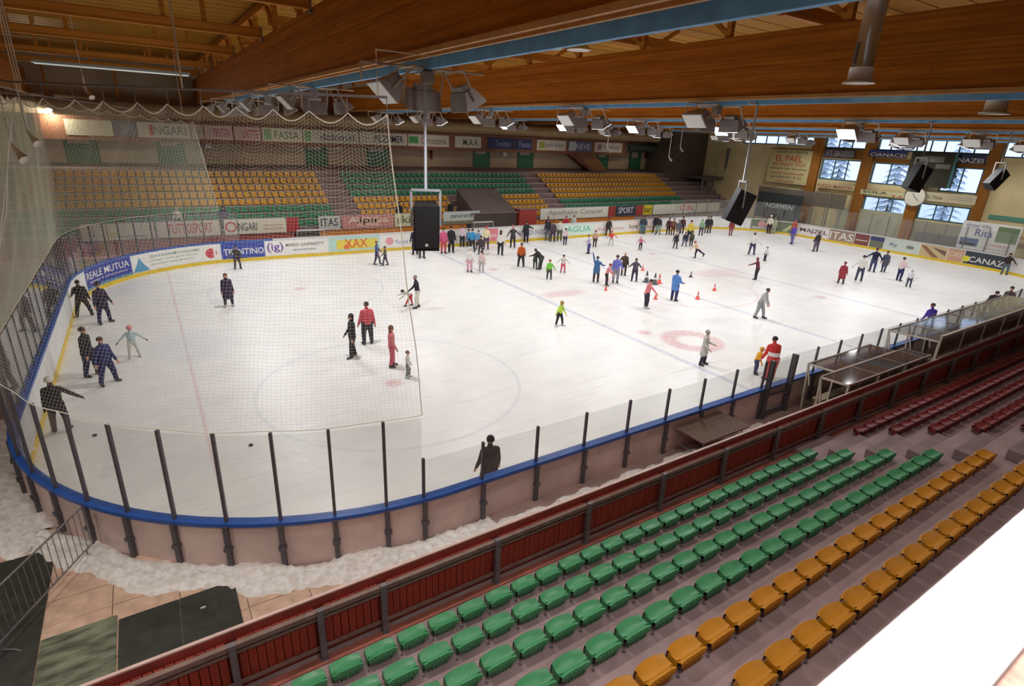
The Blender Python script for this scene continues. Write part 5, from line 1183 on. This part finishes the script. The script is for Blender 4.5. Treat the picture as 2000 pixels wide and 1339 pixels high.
    if helmet: h.ell((hc.x, hc.y-.01*S, hc.z+.02*S), (r*1.12, r*1.2, r*1.1), 14, 8, zmin=-.25); h.build('helmet', cmat(hat or hair, 'shell'), o, True)
    else:
        h.ell((hc.x, hc.y-.014*S, hc.z+.020*S), (r, r*1.05, r*1.06), 12, 7, zmin=-.35)
        if longhair: h.ell((hc.x, hc.y-.035*S, hc.z-.05*S*longhair), (r*.95, r*.55, r*1.5*longhair), 10, 7)
        h.build('hair', cmat(hair, 'hair'), o, True)
        if hat:
            k = MB().ell((hc.x, hc.y-.008*S, hc.z+.026*S), (r*1.06, r*1.1, r*1.08), 12, 6, zmin=-.05); k.ell((hc.x, hc.y-.008*S, hc.z+.02*S), (r*1.12, r*1.14, r*.22), 12, 4); k.build('hat', cmat(hat, 'cloth'), o, True)
    if near_ or H > 1.4:
        e = MB()
        for sx in (-1, 1): e.ell((hc.x+sx*R_h*.36, hc.y+R_h*.84, hc.z+R_h*.02), (R_h*.11, R_h*.09, R_h*.09), 6, 5)
        e.build('eyes', M_black, o); MB().box(hc.x-R_h*.26, hc.x+R_h*.26, hc.y+R_h*.72, hc.y+R_h*.86, hc.z-R_h*.52, hc.z-R_h*.44).build('mouth', cmat((150, 80, 75), 'skin'), o)
    for i, (an, dd) in enumerate(ank):
        k = MB(); L_ = .14*S
        k.tube([(0, -.01*S, .085*S), (0, -.005*S, .05*S), (0, 0, .03*S)], [.036*S, .040*S, .036*S], 8); k.hexa([(-.028*S, -.035*S, .022*S), (.028*S, -.035*S, .022*S), (.022*S, .105*S, .022*S), (-.022*S, .105*S, .022*S), (-.028*S, -.035*S, .06*S), (.028*S, -.035*S, .06*S), (.02*S, .10*S, .042*S), (-.02*S, .10*S, .042*S)])
        k.box(-.003, .003, -.05*S, .115*S, 0, .024*S, 1)
        s_ = k.build('skate', [cmat(skates, 'boot'), M_steel], o, True); s_.location = (an.x, an.y, an.z-.075*S) if (backleg and i == 1) or sit else (an.x, an.y, 0.0)
        if backleg and i == 1: s_.rotation_euler = (math.radians(-backleg), 0, 0)
        s_.rotation_euler.z = -(-1 if i == 0 else 1)*.25
    return o
K = (28, 27, 30); DN = (36, 38, 62); WH = (226, 224, 218); OUT = ((70, 0, 10), (70, 0, 10))
P = person
P(122, 842, 735, 15, (44, 40, 42), (50, 40, 52), (60, 50, 45), 'person in black jacket and trousers with white helmet, right arm out, at the left boards', hat=(225, 225, 215), helmet=True, arms=((10, 0, 10), (46, 10, 10)), spread=.10, gloves=K)
P(164, 618, 546, 5, (34, 28, 32), (40, 28, 34), (28, 24, 24), 'person in black jacket standing legs apart against the left boards', spread=.20, arms=((20, 30, 20), (14, 5, 10)), bulk=1.1)
P(206, 630, 550, 150, (44, 34, 60), (42, 38, 84), (50, 40, 36), 'person in dark purple jacket and cap standing right of the black-jacketed one', hat=(40, 36, 40), spread=.14, coat=.6, arms=((14, 10, 20), (16, 5, 12)))
P(181, 733, 638, 120, (38, 34, 40), (40, 42, 78), (70, 45, 38), 'dark-jacketed person walking just left of the navy-suited one', spread=.08, step=.06, arms=((10, -5, 10), (12, 0, 20)), bulk=1.1, coat=.3)
P(214, 748, 657, 150, (44, 54, 104), (44, 46, 96), (90, 60, 45), 'person in navy suit with brown hair skating at the left', spread=.18, arms=((10, 10, 25), (24, 5, 20)), bulk=1.1)
P(264, 697, 635, 180, (190, 212, 216), (214, 216, 208), (60, 40, 40), 'child in light blue jacket and white trousers with arms outstretched', hat=(225, 150, 150), helmet=True, spread=.14, arms=((48, 10, 10), (48, 10, 10)), gloves=(110, 70, 80), skates=(200, 195, 190))
P(448, 598, 533, 175, (48, 34, 66), (38, 30, 52), (120, 60, 50), 'woman in long dark purple coat with reddish hair standing alone', coat=1.6, longhair=1., spread=.10, arms=((10, 5, 10), (10, 5, 10)), skates=(200, 190, 190))
P(465, 525, 479, 170, (58, 50, 44), (58, 44, 66), (40, 34, 30), 'person in dark checked jacket in front of the blue TRENTINO advert', spread=.12, arms=((14, 0, 10), (40, 10, 10)))
P(690, 697, 612, 255, (46, 42, 50), (36, 34, 40), (40, 34, 32), 'woman in dark jacket and flared dark trousers left of the red-jacketed man', longhair=.9, spread=.06, step=.06, arms=((9, -5, 20), (9, 8, 25)))
P(719, 672, 589, 345, (205, 70, 84), (52, 48, 60), (52, 42, 40), 'man in red striped jacket and dark trousers seen from behind', stripe=((200, 62, 78), (225, 120, 130)), spread=.08, bulk=1.12, arms=((12, 10, 15), (14, 0, 10)))
P(766, 716, 635, 80, (222, 122, 130), (208, 92, 104), (120, 74, 58), 'girl in pink jacket and pink trousers with long brown hair', longhair=1.1, spread=.04, step=.04, arms=((8, 5, 20), (8, 5, 20)))
P(797, 737, 684, 95, (224, 222, 214), (128, 134, 136), (140, 100, 80), 'small child in white jacket and grey trousers beside the net rope', spread=.05, step=.04, skates=(215, 215, 210))
P(815, 601, 537, 270, (40, 42, 46), (218, 214, 200), (150, 145, 140), 'grey-haired man in dark jacket and cream trousers leading a bent child', spread=.07, step=.04, lean=8, arms=((8, 40, 10), (12, -8, 10)))
P(799, 597, 556, 270, (210, 205, 200), (205, 66, 66), (40, 40, 44), 'small bent child in red trousers and dark helmet held by the grey-haired man', hat=(46, 50, 52), helmet=True, lean=65, step=.14, spread=.05, arms=((10, 40, 10), (10, 60, 10)), H=1.15)
P(737, 516, 470, 100, (66, 84, 140), (58, 54, 100), (110, 80, 60), 'person in blue jacket holding hands with the child near the far boards', spread=.08, step=.10, arms=((10, 20, 20), (20, 10, 10)))
P(753, 518, 480, 280, (84, 80, 66), (62, 52, 82), (90, 62, 48), 'child in dark jacket holding the hand of the blue-jacketed one', spread=.08, step=.10, arms=((30, 30, 10), (10, 10, 10)))
P(824, 504, 436, 170, (42, 52, 44), (58, 66, 58), (40, 34, 30), 'person with grey-green trousers standing behind the big loudspeaker', spread=.06)
P(811, 497, 436, 190, (40, 30, 46), (48, 44, 56), (40, 34, 30), 'person in dark violet jacket half hidden left of the big loudspeaker', spread=.06)
P(866, 495, 444, 160, (200, 90, 130), (196, 78, 96), (60, 40, 36), 'child in pink jacket and red trousers just right of the big loudspeaker', spread=.06)
P(881, 493, 432, 170, (36, 34, 42), (34, 34, 50), (40, 40, 44), 'tall person in black beside the child in pink', spread=.06, bulk=1.1)
P(893, 478, 440, 190, (220, 196, 206), (44, 44, 58), (60, 45, 60), 'person in pale pink top behind the tall person in black', spread=.05)
P(906, 474, 447, 180, (70, 82, 120), (60, 64, 86), (120, 110, 100), 'child in grey-blue jacket at the far boards, left of the bright blue one', spread=.05)
P(913, 480, 447, 200, (120, 170, 200), (60, 70, 100), (80, 60, 50), 'child in pale blue jacket at the far boards', spread=.06)
P(922, 491, 446, 195, (60, 150, 205), (42, 46, 60), (50, 36, 32), 'person in bright blue jacket with dark trousers near the far boards', spread=.12, arms=((30, 20, 20), (20, 10, 20)))
P(934, 486, 449, 200, (120, 160, 200), (54, 56, 96), (70, 50, 46), 'child in sky-blue top between the bright blue jacket and red helmet', spread=.08)
P(949, 487, 441, 180, (232, 222, 180), (86, 74, 104), (190, 60, 70), 'person with red helmet, pale yellow top and violet trousers', hat=(196, 60, 76), helmet=True, spread=.08)
P(939, 497, 460, 200, (70, 60, 64), (60, 54, 60), (60, 46, 40), 'dark-trousered skater behind the grey-trousered child', spread=.12)
P(917, 531, 482, 175, (226, 224, 218), (216, 166, 182), (200, 190, 180), 'child in white jacket and pink trousers in front of the far group', hat=(220, 220, 210), spread=.05)
P(940, 531, 489, 178, (220, 196, 190), (176, 170, 172), (70, 50, 50), 'child in pinkish top and grey trousers with black belt', spread=.07, skates=(200, 200, 200))
P(977, 498, 449, 10, (228, 226, 220), (44, 40, 46), (82, 52, 44), 'girl with long brown hair in white top and black trousers', longhair=1.4, spread=.08, step=.06)
P(1001, 483, 440, 185, (64, 64, 66), (52, 50, 62), (220, 130, 150), 'person with pink hat and arms spread near the far boards', hat=(224, 140, 156), spread=.08, arms=((50, 10, 10), (30, 20, 10)))
P(1027, 473, 432, 180, (38, 44, 46), (42, 34, 62), (30, 34, 34), 'dark-clothed person by the far boards raising an elbow', arms=((60, 20, 80), (12, 5, 10)), bulk=1.15, spread=.05)
P(1017, 521, 474, 5, (188, 84, 26), (44, 40, 46), (90, 50, 44), 'person in rust-orange jacket and black trousers seen from behind', spread=.12, bulk=1.1)
P(1045, 524, 490, 20, (74, 84, 70), (60, 62, 56), (52, 60, 54), 'bent child in grey-green beside a bending adult', lean=35, H=1.3, spread=.06)
P(1054, 526, 487, 300, (40, 36, 44), (56, 60, 56), (64, 34, 44), 'adult in dark jacket bending over the grey-green child', lean=50, H=1.65, spread=.07, arms=((10, 50, 20), (10, 50, 20)))
P(1072, 545, 506, 170, (120, 202, 70), (74, 70, 74), (150, 80, 64), 'child in bright green jacket with arm held out', spread=.10, arms=((35, 5, 5), (12, 5, 20)), bulk=1.1)
P(1099, 532, 497, 180, (206, 204, 196), (208, 84, 100), (80, 60, 60), 'child in grey-white top and red trousers with arms spread', spread=.10, arms=((48, 5, 5), (48, 5, 5)))
P(1063, 468, 427, 185, (48, 44, 58), (96, 108, 110), (50, 40, 36), 'person in dark top and grey trousers standing left of three by the boards', spread=.06)
P(1079, 472, 431, 180, (84, 66, 80), (70, 54, 78), (46, 36, 40), 'person in plum jacket and trousers near the AGUA advert', spread=.08)
P(1092, 470, 428, 190, (226, 226, 218), (96, 100, 74), (60, 44, 38), 'person in white jacket left of the AGUA advert', spread=.07)
P(1103, 478, 445, 182, (224, 196, 208), (44, 46, 90), (90, 56, 60), 'child in pale pink jacket and navy trousers left of the AGUA advert', spread=.05)
P(1149, 495, 458, 250, (196, 186, 210), (74, 74, 130), (70, 84, 50), 'child in lilac top and blue trousers with arm pointing left', spread=.08, lean=10, arms=((10, 70, 0), (12, 5, 10)))
P(1161, 482, 449, 185, (196, 160, 140), (58, 54, 48), (110, 76, 58), 'person in tan jacket and dark trousers behind the lilac child', spread=.05)
P(1178, 459, 430, 170, (58, 46, 42), (52, 46, 44), (40, 34, 34), 'person in dark brown clothes striding before the far boards', spread=.14, H=1.7)
P(1193, 479, 450, 180, (220, 76, 70), (196, 196, 196), (200, 60, 60), 'child in red jacket with arms out and pale leggings', spread=.14, arms=((55, 5, 5), (40, 5, 5)), skates=(200, 200, 200))
P(1250, 488, 461, 200, (206, 120, 140), (72, 56, 70), (210, 180, 190), 'small child in pink jacket leaning with arms out', spread=.06, lean=15, arms=((60, 10, 5), (30, 10, 10)))
P(1246, 455, 420, 180, (56, 66, 78), (92, 124, 134), (60, 50, 46), 'person in dark top and pale jeans at the far boards, left of the black pair', spread=.06, H=1.75)
P(1255, 456, 423, 175, (62, 72, 84), (100, 130, 134), (70, 50, 44), 'second person in pale jeans at the far boards', spread=.05, H=1.7)
P(1271, 453, 418, 180, (40, 42, 58), (36, 38, 48), (96, 60, 50), 'person in black with legs apart at the far boards', spread=.12, H=1.8)
P(1284, 458, 420, 182, (40, 40, 48), (130, 152, 150), (110, 70, 58), 'person in black top and light jeans beside the black-clad one', spread=.12, H=1.8)
P(1304, 458, 420, 190, (90, 52, 50), (52, 34, 40), (64, 40, 38), 'person in dark red-brown jacket at the left of the far crowd', spread=.06, H=1.65)
P(1313, 459, 424, 170, (128, 84, 70), (84, 48, 44), (80, 50, 44), 'person in brown jacket in the far crowd, second from its left', spread=.06, H=1.65)
P(1323, 462, 426, 180, (92, 96, 110), (110, 104, 108), (60, 44, 40), 'person in grey-blue in the middle of the far crowd', spread=.05, H=1.6)
P(1331, 456, 420, 185, (78, 52, 48), (60, 50, 50), (44, 36, 34), 'person in dark brown behind the grey-blue one in the far crowd', spread=.05, H=1.7)
P(1318, 485, 453, 150, (52, 42, 52), (54, 52, 62), (196, 176, 130), 'fair-haired skater in dark jacket holding hands in front of the far crowd', spread=.12, arms=((12, 5, 10), (30, 10, 10)))
P(1336, 481, 452, 205, (44, 46, 60), (76, 88, 116), (120, 70, 76), 'skater in navy jacket holding hands with the fair-haired one', spread=.16, arms=((30, 10, 10), (10, 10, 10)))
P(1345, 472, 419, 180, (214, 196, 80), (44, 44, 52), (48, 44, 36), 'tall person in yellow jacket and black trousers in the far crowd', spread=.05)
P(1349, 480, 451, 175, (78, 84, 56), (46, 50, 52), (96, 84, 70), 'child in olive jacket in front of the yellow-jacketed person', spread=.05)
P(1358, 504, 471, 300, (214, 180, 150), (42, 40, 50), (150, 90, 84), 'girl in tan top gliding on one leg with the other stretched back', spread=.02, lean=28, backleg=62, H=1.42, arms=((30, 30, 5), (30, 30, 5)))
P(1368, 460, 427, 190, (140, 180, 140), (84, 66, 100), (80, 100, 80), 'person in pale green jacket right of the far crowd', spread=.08, H=1.6)
P(1379, 455, 426, 180, (44, 40, 50), (60, 58, 62), (50, 40, 40), 'person in black jacket at the right of the far crowd', spread=.06, H=1.7)
P(1384, 455, 426, 182, (46, 44, 40), (52, 50, 52), (46, 40, 38), 'rightmost black-clad person of the far crowd', spread=.05, H=1.7)
P(1426, 460, 427, 185, (130, 48, 40), (150, 80, 90), (50, 40, 40), 'person in dark red under the tilted loudspeaker', spread=.03, H=1.65)
P(1467, 497, 454, 170, (228, 228, 224), (66, 66, 96), (34, 40, 46), 'skater in white jacket with black hair bun, upper one of the two in a column', spread=.12, arms=((40, 10, 5), (20, 20, 20)))
P(1493, 509, 481, 130, (228, 228, 230), (44, 46, 74), (110, 110, 130), 'small skater in white jacket and navy trousers, leaning', spread=.04, lean=8)
P(1475, 546, 503, 290, (110, 36, 60), (42, 38, 52), (120, 48, 60), 'woman in maroon jacket leaning with arm stretched left', spread=.03, lean=12, arms=((20, 60, 5), (10, 5, 10)), longhair=.8)
P(1500, 456, 420, 175, (228, 218, 206), (60, 44, 50), (226, 220, 214), 'person in cream top below the black NORMEN banner', spread=.03, hat=(228, 226, 220))
P(1509, 456, 424, 180, (180, 190, 160), (190, 196, 180), (150, 150, 130), 'pale-clothed person beside the cream-topped one below the banner', spread=.05)
P(1546, 476, 438, 230, (90, 70, 170), (104, 104, 160), (110, 60, 50), 'person in violet-blue clothes striding near the MAJZEL advert', spread=.14, step=.08)
P(1553, 460, 428, 200, (214, 84, 56), (120, 70, 150), (190, 60, 100), 'person in red-orange jacket behind the violet-blue one', spread=.05, H=1.65)
P(1592, 491, 452, 320, (52, 50, 50), (96, 84, 104), (66, 60, 60), 'person in black jacket with grey shoulders before the end boards', spread=.10, bulk=1.15)
P(1641, 554, 511, 5, (148, 44, 58), (52, 38, 56), (120, 40, 50), 'person in long dark red hooded coat seen from behind', coat=1.5, spread=.10, hat=(140, 44, 56))
P(1676, 548, 498, 2, (224, 224, 216), (70, 70, 94), (52, 54, 62), 'man in white sweater and dark trousers with arms wide', spread=.09, arms=((34, 5, 5), (20, 5, 10)))
P(1702, 530, 484, 175, (34, 34, 66), (66, 72, 112), (32, 30, 46), 'person in navy jacket reaching a hand to the grey-clad one', spread=.06, step=.06, arms=((34, 5, 5), (48, 10, 5)), lean=4)
P(1724, 531, 490, 190, (82, 88, 106), (70, 76, 104), (60, 52, 50), 'person in grey jacket holding hands with the navy-jacketed one', spread=.03, coat=1.2)
P(1754, 548, 502, 30, (232, 206, 206), (42, 44, 92), (50, 50, 58), 'person in pale pink jacket and navy trousers right of centre', spread=.05, arms=((12, 10, 30), (12, 20, 60)))
P(1773, 560, 526, 170, (224, 226, 234), (58, 62, 84), (196, 200, 206), 'child in white jacket and dark trousers beside the pale pink one', spread=.09, hat=(206, 208, 212))
P(1960, 536, 494, 178, (66, 44, 46), (98, 116, 120), (52, 42, 40), 'person in dark red-brown jacket and jeans leaning on the CANAZ advert', spread=.09, arms=((40, 10, 5), (30, 10, 5)))
P(1163, 551, 500, 5, (64, 110, 158), (72, 46, 54), (60, 70, 90), 'man in steel-blue jacket with one arm raised', spread=.07, arms=((165, 0, 5), (40, 20, 60)), coat=.5)
P(1184, 557, 514, 80, (224, 140, 140), (48, 38, 42), (150, 70, 66), 'child in salmon-pink jacket and black trousers beside a lilac adult', spread=.10, lean=18, arms=((12, 40, 10), (12, 30, 10)))
P(1201, 552, 498, 175, (112, 118, 200), (142, 140, 160), (60, 54, 70), 'adult in lilac-blue jacket and grey trousers with black scarf', spread=.06, bulk=1.1, arms=((20, 20, 30), (14, 10, 10)), hat=(64, 60, 74))
P(1217, 538, 503, 175, (74, 60, 48), (58, 50, 44), (210, 200, 180), 'person in dark brown jacket behind the lilac adult', spread=.05, arms=((12, 5, 10), (34, 5, 10)), H=1.6)
P(1238, 549, 504, 180, (88, 74, 88), (52, 48, 74), (44, 34, 38), 'woman with long black hair and hands on hips', longhair=1.2, spread=.10, arms=((42, 10, 70), (42, 10, 70)))
P(1261, 602, 545, 60, (224, 128, 132), (52, 48, 66), (44, 36, 42), 'skater in salmon jacket stretching an arm over the cones', spread=.03, arms=((12, 10, 10), (55, 20, 5)), lean=12, skates=(225, 222, 220))
P(1315, 587, 527, 30, (92, 140, 214), (52, 56, 104), (36, 42, 44), 'person in light blue jacket and navy trousers right of the cones', spread=.06, coat=.6, bulk=1.1, arms=((10, 10, 20), (12, 20, 50)))
P(1092, 636, 586, 130, (190, 226, 80), (40, 42, 44), (170, 140, 70), 'fair-haired skater in lime-yellow jacket and black trousers', longhair=.7, spread=.14, step=.05, lean=12, arms=((14, 10, 20), (50, 20, 5)), skates=(215, 215, 210))
P(1482, 621, 561, 110, (178, 178, 176), (160, 162, 164), (58, 58, 58), 'person in pale grey suit skating bent forward', spread=.10, step=.09, lean=18, bulk=1.1, arms=((10, 10, 15), (20, 35, 5)))
P(1371, 712, 644, 100, (192, 190, 184), (46, 44, 58), (90, 80, 76), 'woman in pale grey knee-length coat and dark trousers', coat=1.3, spread=.09, step=.03, arms=((10, 15, 60), (10, 10, 40)), hat=(180, 178, 172))
P(1474, 730, 677, 80, (228, 166, 40), (60, 66, 100), (190, 140, 50), 'child in yellow jacket and navy trousers held by the red-jacketed adult', spread=.06, hat=(222, 160, 44), lean=12, bulk=1.1)
_rd = P(1500, 742, 659, 330, (204, 50, 48), (196, 80, 84), (40, 36, 40), 'adult in red jacket with white band next to the gate', stripe=None, spread=.06, lean=14, bulk=1.2, coat=.5)
bd = MB()
for k in range(20):
    a0, a1 = 2*PI*k/20, 2*PI*(k+1)/20; q = lambda a, z: (.225*math.cos(a), .0+.20*math.sin(a)+(z-1.1)*.25, z)
    bd.face([q(a0, 1.04), q(a1, 1.04), q(a1, 1.19), q(a0, 1.19)])
bd.build('white_band', M_white, _rd, True)
for (hx, hy_, jc, hc_, lab, kw) in ((958, 851, (40, 32, 34), (40, 34, 34), 'person in black jacket standing inside the near boards, only upper body showing', dict(face=340)),
        (1827, 593, (74, 50, 160), (96, 50, 56), 'person in violet jacket with brown hair bending behind the near boards', dict(face=320, lean=15)),
        (1941, 568, (44, 38, 52), (34, 32, 60), 'person in black jacket and dark cap leaning over the near boards', dict(face=150, lean=30)),
        (1977, 559, (70, 62, 56), (60, 50, 46), 'person in grey-brown jacket at the near boards by the right edge', dict(face=170))):
    q = at(hx, hy_+ (8 if hx < 1000 else 4), 'z', 1.62 if hx != 1941 else 1.45)
    q.y = max(q.y, -14.75); f = kw.pop('face'); P(0, 0, 0, f, jc, K, hc_, lab, loc=(q.x, q.y, 0), H=1.75, **kw)
for (hx, hy_, jc, hc_, lab) in ((345, 410, (200, 190, 175), (190, 170, 130), 'spectator in white seated in the far left green seats'), (437, 412, (60, 50, 90), (40, 34, 34), 'spectator in dark violet seated beside the net edge'), (780, 405, (34, 30, 40), (34, 30, 34), 'spectator in black seated in the far yellow seats left of the loudspeaker'), (880, 398, (30, 30, 34), (34, 32, 34), 'spectator in black seated in the far yellow seats right of the loudspeaker')):
    q = at(hx, hy_+8, 'y', FY[1]+.2); P(0, 0, 0, 180, jc, K, hc_, lab, loc=(q.x, FY[1]+.2, FZ[1]+.12-.50*1.65+.10), H=1.65, sit=1)
for (hx, jc, lab) in ((1105, (200, 50, 80), 'person in red jacket standing behind the far boards by the AGUA advert'), (1120, (210, 220, 220), 'person in white top standing behind the far boards above the AGUA advert'), (1070, (70, 46, 52), 'person in maroon jacket standing behind the far boards')):
    q = at(hx, 440, 'y', 16.1); P(0, 0, 0, 180, jc, K, (60, 44, 40), lab, loc=(q.x, 16.1, FL+.03), H=1.55)
#print('objects', len(bpy.data.objects), 'seats', count, 'planks', npl)
